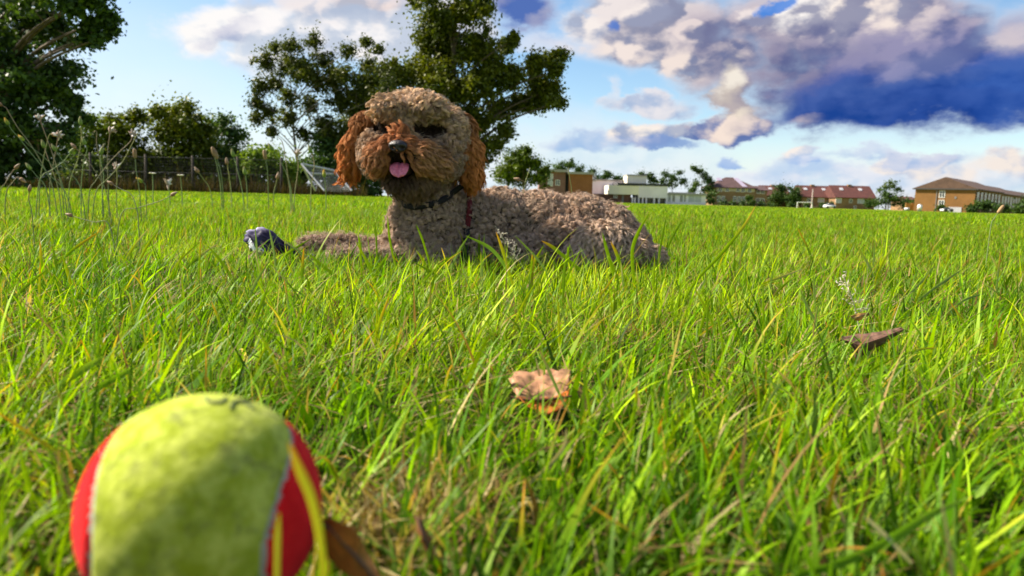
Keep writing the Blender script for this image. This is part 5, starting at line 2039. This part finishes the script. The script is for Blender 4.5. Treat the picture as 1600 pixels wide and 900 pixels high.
def rooted(name, label, cat, base, children, group=None):
    root = empty(name, base)
    tag(root, label, cat, group)
    for c in children: world_child(c, root)
    return root


def build_leaves():
    Y = G(845, 640, .012).y
    rows = [((795, 592, Y + .018), (797, 600, Y + .012), (803, 612, Y + .008)), ((806, 579, Y + .022), (808, 600, Y + .010), (811, 621, Y)),
            ((828, 580, Y + .022), (830, 603, Y + .010), (832, 624, Y)), ((852, 577, Y + .024), (853, 600, Y + .012), (854, 624, Y)),
            ((874, 578, Y + .022), (874, 598, Y + .012), (872, 622, Y)), ((893, 577, Y + .020), (890, 590, Y + .014), (888, 605, Y + .008))]
    rows = [tuple(P(*q) for q in r) for r in rows]
    o1, mid = leaf_rows('upper_flap', rows, (.74, .38, .21), tearing=.05)
    rows = [((806, 620, Y), (812, 623, Y - .002), (818, 628, Y - .006)), ((825, 622, Y), (828, 630, Y - .004), (834, 640, Y - .010)),
            ((850, 622, Y), (850, 634, Y - .005), (850, 647, Y - .012)), ((872, 619, Y), (871, 630, Y - .004), (868, 643, Y - .010)), ((890, 606, Y + .006), (889, 616, Y), (886, 630, Y - .004))]
    rows = [tuple(P(*q) for q in r) for r in rows]
    o2, _ = leaf_rows('lower_flap', rows, (.70, .20, .025))
    ribp = catmull([P(797, 620, Y - .001), P(815, 624, Y - .002), P(845, 625, Y - .003), P(875, 622, Y - .002), P(893, 619, Y)], 5)
    rib = tubes_obj('midrib', [(ribp, [.0006 + .0004 * math.sin(3.14 * i / (len(ribp) - 1)) for i in range(len(ribp))])],
                    mat('dark_midrib', (.09, .035, .018), .7), None)
    rooted('fallen_leaf', 'folded orange fallen leaf standing in the grass below the dog', 'leaf', P(850, 640, Y), [o1, o2, rib])

    Y = G(1345, 560, .012).y
    rows = [((1314, 526, Y), (1317, 530, Y - .002), (1321, 534, Y)), ((1326, 525, Y + .006), (1330, 534, Y - .006), (1334, 545, Y)),
            ((1340, 522, Y + .010), (1342, 538, Y - .008), (1338, 563, Y - .002)), ((1358, 520, Y + .010), (1360, 533, Y - .006), (1358, 549, Y)),
            ((1380, 517, Y + .006), (1383, 525, Y - .004), (1384, 536, Y)), ((1398, 513, Y + .003), (1402, 517, Y - .001), (1403, 523, Y)), ((1409, 511, Y), (1411, 514, Y), (1410, 518, Y))]
    rows = [tuple(P(*q) for q in r) for r in rows]
    o1, mid = leaf_rows('blade', rows, (.27, .145, .105), crinkle=.0009)
    ribp = [q + Vector((0, -.0012, .0)) for q in mid]
    rib = tubes_obj('midrib', [(ribp, [.0005] * len(ribp))], mat('brown_midrib', (.20, .10, .07), .7), None)
    rooted('fallen_leaf', 'curled dark brown dry leaf lying in the grass on the right', 'leaf', P(1345, 555, Y), [o1, rib])

    Y = G(1345, 520, .02).y
    rows = [((1328, 494, Y), (1331, 497, Y), (1334, 500, Y)), ((1340, 490, Y), (1342, 495, Y - .003), (1344, 501, Y)), ((1357, 488, Y), (1358, 489, Y), (1359, 491, Y))]
    o1, mid = leaf_rows('blade', [tuple(P(*q) for q in r) for r in rows], (.70, .38, .12))
    rib = tubes_obj('midrib', [(mid, [.0003] * len(mid))], M_bark, None)
    rooted('leaf_scrap', 'tiny tan scrap of leaf in the grass above the curled brown leaf', 'leaf', P(1342, 512, Y), [o1, rib])

    Y = .205
    rows = [((500, 812, Y), (503, 815, Y), (507, 820, Y)), ((522, 812, Y - .004), (520, 830, Y - .002), (508, 856, Y + .004)), ((556, 832, Y - .004), (545, 858, Y - .002), (526, 886, Y + .006)),
            ((578, 868, Y + .004), (570, 885, Y - .003), (556, 905, Y)), ((600, 905, Y), (592, 915, Y), (584, 922, Y))]
    o1, mid = leaf_rows('blade', [tuple(P(*q) for q in r) for r in rows], (.78, .31, .07), crinkle=.0004, edge=(.30, .09, .02))
    rib = tubes_obj('midrib', [(mid, [.0004] * len(mid))], M_bark, None)
    rooted('fallen_leaf', 'glossy rust brown leaf leaning against the right side of the tennis ball', 'leaf', P(590, 930, Y), [o1, rib])
    Y = .25
    rows = [((648, 806, Y), (651, 808, Y), (655, 806, Y)), ((652, 826, Y), (660, 832, Y - .003), (664, 826, Y)), ((660, 850, Y), (668, 854, Y - .003), (676, 850, Y)), ((670, 880, Y), (674, 882, Y), (678, 878, Y))]
    o1, mid = leaf_rows('blade', [tuple(P(*q) for q in r) for r in rows], (.42, .17, .07), crinkle=.0006)
    rib = tubes_obj('midrib', [(mid, [.0004] * len(mid))], M_bark, None)
    rooted('leaf_scrap', 'narrow brown curled leaf scrap among dead stalks right of the tennis ball', 'leaf', P(674, 890, Y), [o1, rib])

    # round green weed leaf
    Y = G(715, 835, .006).y
    m, t, b = new_mat('green_weed_leaf')
    rows = [((712, 764, Y + .010), (714, 764, Y + .010), (716, 764, Y + .010)), ((697, 778, Y + .008), (714, 776, Y + .004), (730, 778, Y + .008)), ((690, 803, Y + .004), (714, 802, Y - .002), (741, 803, Y + .004)),
            ((694, 826, Y), (715, 828, Y - .003), (736, 824, Y)), ((710, 842, Y), (716, 844, Y), (722, 840, Y))]
    o1, mid = leaf_rows('blade', [tuple(P(*q) for q in r) for r in rows], (.15, .30, .022), crinkle=.0004, edge=(.11, .22, .02))
    st = tubes_obj('leaf_stalk', [([mid[-1], mid[-1] + Vector((0, .002, -.008)), mid[-1] + Vector((.002, .004, -.02))], [.0007] * 3, (.16, .26, .04))], M_stem, None)
    rooted('weed_leaf', 'rounded upright green weed leaf in the grass right of the tennis ball', 'weed', P(715, 845, Y), [o1, st])


build_leaves()


# ------------------------------------------------------------------ hawkbit stalks and long blades
G_STEM, B_STEM, Y_STEM = (.20, .27, .10), (.36, .24, .15), (.34, .33, .10)


def stalk(pts, Y, kind, label, c=G_STEM, wpx=1.55, lean=0.0):
    """pts: px points from the flower head down; the foot is carried on to the ground"""
    Y *= 1.6 if pts[-1][0] < 235 else (2.5 if pts[-1][0] < 700 else 1.0)
    if pts[-1][1] > 325 and pts[-1][0] < 235: Y = Y / 1.6      # those lying low in the near grass
    p0 = P(pts[-1][0], pts[-1][1], Y)
    foot = Vector((p0.x + (p0.x - P(pts[-2][0], pts[-2][1], Y).x) * .5, Y, 0))
    pl = [P(px, py, Y + lean * (1 - i / len(pts))) for i, (px, py) in enumerate(pts)] + [foot]
    cv = catmull(pl, 5)
    r = wpx * Y / FPX * .42
    n = len(cv)
    cs = np.array([np.array(c) * (1 - i / n) + np.array(G_STEM) * (i / n) for i in range(n)]) * random.uniform(.85, 1.15)
    stem = tubes_obj('stem', [(cv, [r * (.8 + .4 * i / n) for i in range(n)], cs)], M_stem, None, sides=6)
    h, d = cv[0], (cv[0] - cv[2]).normalized()
    ch = [stem]
    k = Y / FPX
    if kind in ('bud', 'orange', 'dry', 'seed'):
        Lh = {'bud': 13, 'orange': 12, 'dry': 11, 'seed': 15}[kind] * k
        rw = {'bud': 2.9, 'orange': 2.8, 'dry': 2.8, 'seed': 3.1}[kind] * k
        prof = [(0, .55), (.12, .95), (.35, 1.05), (.6, .85), (.8, .55), (1, .28)]
        if kind == 'seed': prof = [(0, .5), (.1, .9), (.5, 1.0), (.85, .9), (1, .35)]
        pts_ = [h + d * (Lh * (a - .08)) for a, _ in prof]
        base = {'bud': (.20, .30, .05), 'orange': (.22, .32, .04), 'dry': (.32, .20, .10), 'seed': (.36, .24, .11)}[kind]
        tip = {'bud': (.34, .28, .14), 'orange': (.75, .38, .03), 'dry': (.42, .32, .24), 'seed': (.28, .18, .10)}[kind]
        cs = np.array([np.array(base) * (1 - a ** 2) + np.array(tip) * a ** 2 for a, _ in prof])
        ch.append(tubes_obj('flower_head', [(pts_, [rw * b_ for _, b_ in prof], cs)], M_stem, None, sides=8))
    elif kind == 'star':
        lst = []
        for j in range(13):
            e = (d * random.uniform(.3, 1) + Vector((random.gauss(0, .7), random.gauss(0, .7), random.gauss(.0, .5)))).normalized() * random.uniform(6, 11) * k
            cc_ = (.55, .42, .34) if j % 3 else (.72, .68, .66)
            lst.append(([h, h + e * .5 + Vector((0, 0, .3 * k)), h + e], [1.5 * k, 1.7 * k, .4 * k], cc_))
        lst.append(([h - d * 3 * k, h, h + d * 4 * k], [1.2 * k, 2.6 * k, 1.6 * k], (.40, .28, .20)))
        ch.append(tubes_obj('flower_head', lst, M_stem, None, sides=5))
    elif kind == 'daisy':
        lst = []
        for j in range(14):
            a = 6.283 * j / 14
            e = Vector((math.cos(a), math.sin(a), .12)) * 5 * k
            lst.append(([h, h + e * .5, h + e], [.8 * k, 1.1 * k, .5 * k], (.8, .78, .74)))
        ch.append(tubes_obj('flower_head', lst, M_stem, None, sides=5))
    nm = {'seed': 'plantain_stalk', 'daisy': 'white_flower'}.get(kind, 'hawkbit_stalk')
    rooted(nm, label, 'flower' if kind == 'daisy' else 'weed', foot, ch, 'tall weed stalks rising over the field on the left')


def build_weeds():
    S = [
        ([(2, 164), (10, 169), (15, 178), (29, 201), (46, 223), (66, 256), (82, 292)], 1.75, 'dry', 'brown drooping stalk starting highest at the left edge', B_STEM),
        ([(13, 194), (20, 205), (30, 216), (50, 241), (76, 272), (102, 300)], 1.7, 'orange', 'green stalk with orange tipped bud just below the highest drooping one', G_STEM),
        ([(62, 186), (72, 213), (83, 243), (91, 268), (97, 300)], 1.8, 'star', 'brown stalk with ragged pale husk in front of the dark tree', B_STEM),
        ([(37, 219), (50, 231), (68, 245), (84, 262), (98, 290)], 1.72, 'orange', 'stalk with orange bud crossing the middle of the left cluster', G_STEM),
        ([(91, 212), (88, 230), (83, 258), (78, 290)], 1.85, 'star', 'stalk topped by spread white and brown husk in the left cluster', B_STEM),
        ([(82, 210), (77, 211), (73, 226), (68, 249), (62, 290)], 1.9, 'dry', 'brown hook necked stalk beside the spread husk', Y_STEM),
        ([(69, 230), (76, 250), (84, 272), (92, 300)], 1.8, 'bud', 'purple brown stalk with short upright bud', B_STEM),
        ([(87, 235), (97, 250), (112, 272), (126, 295)], 1.7, 'bud', 'pale green stalk leaning left with fat bud', G_STEM),
        ([(110, 239), (98, 253), (82, 265), (62, 282)], 1.75, 'bud', 'green stalk leaning right with bud like a match head', G_STEM),
        ([(126, 194), (127, 215), (122, 248), (113, 272), (108, 295)], 1.8, 'bud', 'tall S shaped stalk with green bud before the bright bush', Y_STEM),
        ([(133, 225), (136, 235), (131, 252), (127, 290)], 1.8, 'bud', 'green stalk with nodding bud right of the S shaped one', G_STEM),
        ([(118, 231), (134, 247), (150, 270), (166, 300)], 1.65, 'dry', 'stalk with dark tipped bud pointing up left', B_STEM),
        ([(146, 206), (151, 206), (151, 225), (156, 250), (160, 300)], 1.85, 'none', 'headless brown stalk bent flat at its top', B_STEM),
        ([(158, 240), (157, 250), (162, 275), (160, 300)], 1.8, 'bud', 'pale stalk with grey bud left of the brown pair', G_STEM),
        ([(172, 206), (170, 222), (168, 245), (169, 290)], 1.85, 'star', 'straight brown stalk with small ragged head', B_STEM),
        ([(207, 212), (203, 222), (188, 236), (170, 255), (150, 282), (140, 300)], 1.75, 'star', 'curved brown stalk with triangular husk leaning far right', B_STEM),
        ([(216, 206), (205, 228), (190, 255), (168, 280), (150, 300)], 1.72, 'none', 'bare olive stalk running up beside the triangular husk', Y_STEM),
        ([(211, 246), (213, 268), (218, 300)], 1.8, 'seed', 'plantain stalk with oblong brown head right of the left cluster', G_STEM),
        ([(48, 264), (58, 276), (72, 295)], 1.6, 'bud', 'short green stalk with nodding bud low in the left cluster', G_STEM),
        ([(24, 263), (18, 270), (8, 287), (0, 300)], 1.7, 'dry', 'low brown hooked stalk near the left edge', B_STEM),
        ([(32, 279), (27, 277), (20, 285), (10, 300)], 1.9, 'dry', 'lowest bent brown stalk at the left edge', B_STEM),
        ([(182, 262), (183, 278), (182, 300)], 1.9, 'star', 'short stalk with crumpled pink brown head', Y_STEM),
        ([(176, 288), (190, 296), (205, 304), (213, 325), (216, 345)], 1.5, 'dry', 'white arching stem with brown head lying over the grass', (.50, .45, .34)),
        ([(112, 337), (128, 342), (148, 347), (170, 350)], 1.45, 'dry', 'low dark headed stem lying nearly flat in the grass', (.42, .40, .26)),
        ([(268, 305), (250, 314), (215, 325), (190, 334)], 1.5, 'dry', 'thin leaning stem ending in a dark seed cluster', (.28, .30, .14)),
        ([(46, 298), (45, 312), (50, 335)], 1.5, 'dry', 'dark forked twig head standing low at the left', (.14, .09, .06)),
        ([(335, 243), (341, 268), (345, 295)], 2.0, 'seed', 'left one of two touching plantain stalks before the fence', G_STEM),
        ([(339, 247), (345, 270), (348, 296)], 2.0, 'seed', 'right one of two touching plantain stalks before the fence', G_STEM),
        ([(355, 256), (358, 275), (361, 298)], 2.1, 'dry', 'short brown headed stalk right of the two touching ones', Y_STEM),
        ([(365, 244), (370, 262), (378, 296)], 1.9, 'bud', 'straight green stalk with pale bud before the dark bush', G_STEM),
        ([(310, 269), (318, 280), (328, 296)], 2.1, 'dry', 'small brown headed stalk leaning left before the fence', Y_STEM),
        ([(415, 248), (418, 268), (419, 298)], 2.0, 'seed', 'single plantain stalk left of the pale forked trunk', G_STEM),
        ([(426, 234), (438, 252), (449, 275), (455, 298)], 1.95, 'bud', 'long green stalk leaning left under the sparse tree', G_STEM),
        ([(434, 214), (441, 222), (446, 245), (449, 270), (453, 298)], 1.9, 'none', 'tall brown arching stalk under the sparse tree', B_STEM),
        ([(464, 242), (466, 262), (461, 298)], 1.9, 'star', 'stalk with pale ragged head touching the tipped goal', B_STEM),
        ([(486, 238), (491, 255), (489, 275), (486, 298)], 1.95, 'bud', 'wavy stalk with cream bud in front of the tipped goal', B_STEM),
        ([(383, 272), (385, 284), (386, 300)], 2.1, 'bud', 'very short green stalk right of the pale bud', G_STEM),
        ([(433, 279), (431, 288), (428, 300)], 2.1, 'dry', 'very short brown stalk below the arching one', Y_STEM),
        ([(507, 276), (508, 286), (509, 300)], 2.0, 'orange', 'short stalk with orange bud before the goal net', G_STEM),
        ([(222, 284), (227, 289), (228, 304)], 1.9, 'orange', 'low nodding orange bud right of the oblong headed plantain', G_STEM),
        ([(238, 271), (239, 284), (239, 300)], 2.1, 'daisy', 'left one of the two flat white flowers by the fence', G_STEM),
        ([(282, 274), (283, 286), (284, 300)], 2.1, 'daisy', 'right one of the two flat white flowers by the fence', G_STEM),
        ([(262, 288), (264, 296), (265, 306)], 2.0, 'star', 'small fluffy pale seed head low before the fence', G_STEM),
        ([(828, 262), (825, 272), (819, 292), (816, 330)], 2.0, 'none', 'pale green stalk rising behind the dog\'s back before the dome tree', Y_STEM),
        ([(812, 281), (819, 284), (822, 296), (820, 330)], 2.0, 'dry', 'brown hooked seed head rising just behind the dog\'s back', B_STEM),
        ([(888, 262), (890, 276), (894, 310)], 2.0, 'none', 'thin olive stalk in front of the brick building', Y_STEM),
        ([(1560, 332), (1553, 342), (1548, 356)], 1.6, 'seed', 'short stalk with tan curved head at the far right', G_STEM),
    ]
    for it in S:
        pts, Y, kind, lab, c = it
        stalk(pts, Y, kind, lab, c)


build_weeds()

GB, GD, GY, OR, ST, GG = (.19, .32, .006), (.12, .22, .01), (.30, .36, .01), (.60, .28, .03), (.50, .42, .28), (.17, .26, .10)


def long_blade(pts, wpx, c0, c1, Y=None, z0=.004, lean=.0):
    """pts from tip to foot in px; flat folded blade with its own thickness of taper"""
    if Y is None: Y = G(pts[-1][0], pts[-1][1], z0).y
    cv = catmull([P(px, py, Y + lean * (1 - i / max(1, len(pts) - 1))) for i, (px, py) in enumerate(pts)], 6)
    n = len(cv)
    k = Y / FPX * wpx * .8
    V, C = [], []
    for i in range(n):
        t = i / (n - 1)
        tg = (cv[min(i + 1, n - 1)] - cv[max(i - 1, 0)]).normalized()
        s = tg.cross(Vector((.25, -1, .15))).normalized()
        wv = k * .5 * min(1, (t * 3.0) ** .7 + .03) * (1 - .25 * t)
        fold = Vector((0, 1, 0)) * wv * .35
        V += [cv[i] - s * wv + fold * 0, cv[i] + fold, cv[i] + s * wv]
        f = min(1, t * 2.6)
        cc_ = np.array(c1) * (1 - f) + np.array(c0) * f
        C += [cc_, cc_ * .85, cc_]
    F = []
    for i in range(n - 1):
        for j in (0, 1):
            F.append((i * 3 + j, i * 3 + j + 1, i * 3 + 4 + j, i * 3 + 3 + j))
    return [tuple(v) for v in V], F, C


def build_long_blades():
    named = [
        ([(1181, 321), (1163, 352), (1128, 396), (1087, 440), (1060, 485)], 7, GB, (.7, .45, .1), None, 'tallest green blade with a pale tip right of the dog'),
        ([(1014, 334), (999, 360), (988, 392), (991, 440), (995, 460)], 8.5, GB, GB, None, 'bright blade arching up in front of the dog\'s rump'),
        ([(846, 376), (866, 388), (898, 415), (938, 446)], 8, GB, OR, None, 'long blade with orange tip slanting across the dog\'s hind leg'),
        ([(727, 368), (766, 388), (790, 418), (800, 452)], 8, (.20, .36, .05), GB, None, 'broad light blade leaning left before the dog\'s belly'),
        ([(775, 362), (785, 390), (800, 440), (806, 455)], 7, GY, OR, None, 'yellowing blade standing before the dog\'s belly'),
        ([(941, 363), (948, 390), (958, 425), (966, 455)], 8, GB, GD, None, 'upright green blade before the dog\'s hind paw'),
        ([(954, 377), (964, 398), (974, 430), (982, 462)], 8, GB, OR, None, 'orange tipped blade beside the upright one at the hind paw'),
        ([(451, 690), (466, 730), (487, 780), (500, 840), (508, 930)], 21, (.42, .42, .03), (.55, .30, .03), .158, 'thick yellow stem crossing the red side of the tennis ball'),
        ([(436, 800), (434, 840), (433, 900), (432, 930)], 13, (.34, .36, .04), (.34, .36, .04), .160, 'shorter olive stem in front of the tennis ball seam'),
        ([(165, 556), (132, 576), (96, 600), (60, 640)], 17, (.20, .34, .03), (.26, .38, .05), None, 'upper broad flat blade left of the tennis ball'),
        ([(213, 572), (186, 588), (146, 612), (120, 650)], 14, (.18, .33, .02), (.22, .36, .03), None, 'lower broad flat blade left of the tennis ball'),
        ([(995, 603), (994, 625), (988, 660), (982, 705)], 9, GB, OR, None, 'orange topped upright blade right of the folded orange leaf'),
        ([(1036, 648), (1030, 672), (1022, 700), (1016, 725)], 8, OR, (.62, .18, .03), None, 'deep orange dead blade right of the folded orange leaf'),
        ([(842, 545), (858, 580), (880, 628), (905, 670)], 7, GG, (.30, .20, .12), None, 'grey green blade slanting across the folded orange leaf'),
        ([(1361, 498), (1362, 530), (1360, 566)], 6, GG, GG, None, 'upright grey green blade in front of the curled brown leaf'),
        ([(1466, 543), (1430, 548), (1372, 572), (1330, 606)], 6, GB, (.60, .42, .06), None, 'yellow arching blade below the curled brown leaf'),
        ([(470, 478), (462, 515), (450, 555), (445, 580)], 7, GB, GB, None, 'bright upright blade above the tennis ball'),
        ([(885, 668), (880, 700), (842, 742), (782, 790)], 9, (.36, .32, .24), (.36, .32, .24), None, 'grey bent straw lying right of the green weed leaf'),
        ([(1402, 656), (1440, 665), (1512, 708)], 8, (.55, .36, .14), (.55, .36, .14), None, 'tan flat straw lying on the grass at the right'),
        ([(1210, 574), (1250, 612), (1308, 658)], 7, (.55, .38, .16), (.48, .36, .18), None, 'straight tan straw below and left of the curled brown leaf'),
        ([(1505, 782), (1450, 806), (1380, 850), (1300, 885), (1240, 900)], 24, (.14, .29, .02), (.20, .34, .05), .245, 'widest blurred green blade in the lower right corner'),
        ([(1350, 806), (1385, 838), (1425, 880)], 10, (.55, .50, .40), (.55, .50, .40), .245, 'pale straw in the lower right beside the widest blade'),
        ([(1250, 452), (1262, 480), (1290, 528)], 7, GG, GD, None, 'dark blue green blade slanting left of the curled brown leaf'),
    ]
    for pts, w_, c0, c1, Y, lab in named:
        V, F, C = long_blade(pts, w_, c0, c1, Y)
        me = np_mesh('grass_blade', V, F, np.array(C))
        me.transform(Matrix.Translation(-Vector(V[-2])))
        o = link_mesh('grass_blade', me, M_blade, None, True)
        o.location = V[-2]
        straw = 'straw' in lab
        o.name = 'straw' if straw else 'grass_blade'
        tag(o, lab, 'straw' if straw else 'grass blade', 'long single blades and straws')
    rest = []
    for it in [([(1041, 338), (1036, 365), (1030, 400), (1028, 440)], 5, GD, GD), ([(1066, 344), (1050, 372), (1036, 405)], 5, GD, GD),
               ([(832, 395), (831, 415), (828, 450)], 6, GB, OR), ([(887, 384), (888, 402), (889, 440)], 5, GB, GB),
               ([(655, 655), (652, 690), (645, 740), (640, 780)], 11, GB, GB), ([(722, 680), (716, 720), (706, 770)], 10, GB, (.5, .36, .08)),
               ([(911, 566), (915, 600), (921, 640), (926, 700)], 8, GB, GB), ([(1048, 640), (1052, 680), (1050, 720)], 8, GB, GB),
               ([(1180, 690), (1150, 720), (1120, 760), (1095, 790)], 14, GB, GY), ([(1220, 700), (1200, 740), (1182, 800)], 9, GG, GG),
               ([(1230, 590), (1205, 620), (1175, 690)], 7, GG, GG), ([(1090, 595), (1050, 640), (1020, 670)], 7, GG, GG),
               ([(1520, 740), (1470, 770), (1420, 800)], 12, GB, GB), ([(700, 400), (690, 420), (686, 455)], 5, GD, GD),
               ([(585, 345), (588, 375), (590, 440)], 4, GD, GD), ([(605, 335), (610, 380), (622, 430)], 5, GB, GB),
               ([(560, 365), (563, 390), (566, 440)], 5, GB, GB), ([(650, 350), (662, 380), (676, 430)], 5, GB, GD),
               ([(480, 395), (510, 420), (550, 450)], 7, GB, GB), ([(437, 372), (470, 395), (510, 430)], 4, GG, ST),
               ([(398, 350), (402, 400), (400, 440)], 4, GG, GG), ([(420, 355), (428, 395), (432, 440)], 5, GG, GG),
               ([(1460, 415), (1440, 440), (1400, 480)], 6, GG, GG), ([(1505, 420), (1460, 450), (1415, 485)], 6, GG, GG),
               ([(1540, 458), (1505, 470), (1470, 500)], 5, GG, GG), ([(1400, 440), (1390, 470), (1370, 510)], 6, GB, GB),
               ([(1120, 490), (1128, 530), (1135, 580)], 6, GB, GB), ([(700, 470), (708, 510), (716, 560)], 6, GB, GB),
               ([(240, 500), (262, 540), (280, 590)], 6, GG, GG), ([(330, 470), (345, 510), (352, 560)], 6, GB, OR),
               ([(30, 700), (45, 760), (60, 830)], 13, GB, GB), ([(600, 640), (590, 690), (575, 760)], 9, GB, GY)]:
        rest.append(long_blade(*it))
    # a crowd of longer blades among the turf in front of and beside the dog
    for k in range(100):
        px, py = random.uniform(560, 1600), random.uniform(415, 560)
        if random.random() < .35: px, py = random.uniform(0, 560), random.uniform(420, 620)
        h = random.uniform(38, 80) * (1 + (py - 430) / 400)
        dx = random.gauss(8, 32)
        rest.append(long_blade([(px + dx, py - h), (px + dx * .45, py - h * .6), (px + dx * .1, py - h * .25), (px, py)], random.uniform(3.5, 7),
                               random.choice([GB, GD, GB, GY, GG]), random.choice([GB, GB, GD, GY, OR, ST])))
    # pale open seed panicles
    off, Vs, Fs, Cs = 0, [], [], []
    for V, F, C in rest:
        Vs += V; Cs += C
        Fs += [tuple(i + off for i in f) for f in F]; off += len(V)
    tag(link_mesh('long_grass', np_mesh('long_grass', Vs, Fs, np.array(Cs)), M_blade, None, True),
        'scattered longer grass blades rising above the turf', 'grass', kind='stuff')

    def panicle(name, label, top, foot, nb, sp, k):
        Y = G(foot[0], foot[1], .01).y
        a, b_ = P(foot[0], foot[1], Y), P(top[0], top[1], Y)
        ax = catmull([a, a.lerp(b_, .5) + Vector((.002, 0, .001)), b_], 6)
        st = tubes_obj('stem', [(ax, [.0006] * len(ax), (.50, .46, .34))], M_stem, None, sides=5)
        lst = []
        for j in range(nb):
            t = .35 + .65 * j / nb
            s = a.lerp(b_, t)
            d = Vector((random.gauss(0, 1), random.gauss(0, .6), random.gauss(.8, .5))).normalized() * sp * (1.15 - t * .6)
            e = s + d
            lst.append(([s, s.lerp(e, .5), e], [.0003, .00025, .0002], (.60, .54, .42)))
            for q in range(3):
                g = s.lerp(e, .45 + .27 * q)
                u = Vector((random.gauss(0, 1), random.gauss(0, 1), random.gauss(.3, 1))).normalized() * .004
                lst.append(([g, g + u * .5, g + u], [.0002, .0006, .0002], (.66, .60, .50)))
        sd_ = tubes_obj('seed_head', lst, M_stem, None, sides=4)
        rooted(name, label, 'weed', a, [st, sd_])
    panicle('seed_panicle', 'feathery pale grass seed head in front of the dog\'s belly', (778, 362), (826, 432), 20, .020, 1)
    panicle('seed_panicle', 'dried pale grass seed head above the curled brown leaf', (1318, 432), (1344, 520), 13, .016, 1)


build_long_blades()
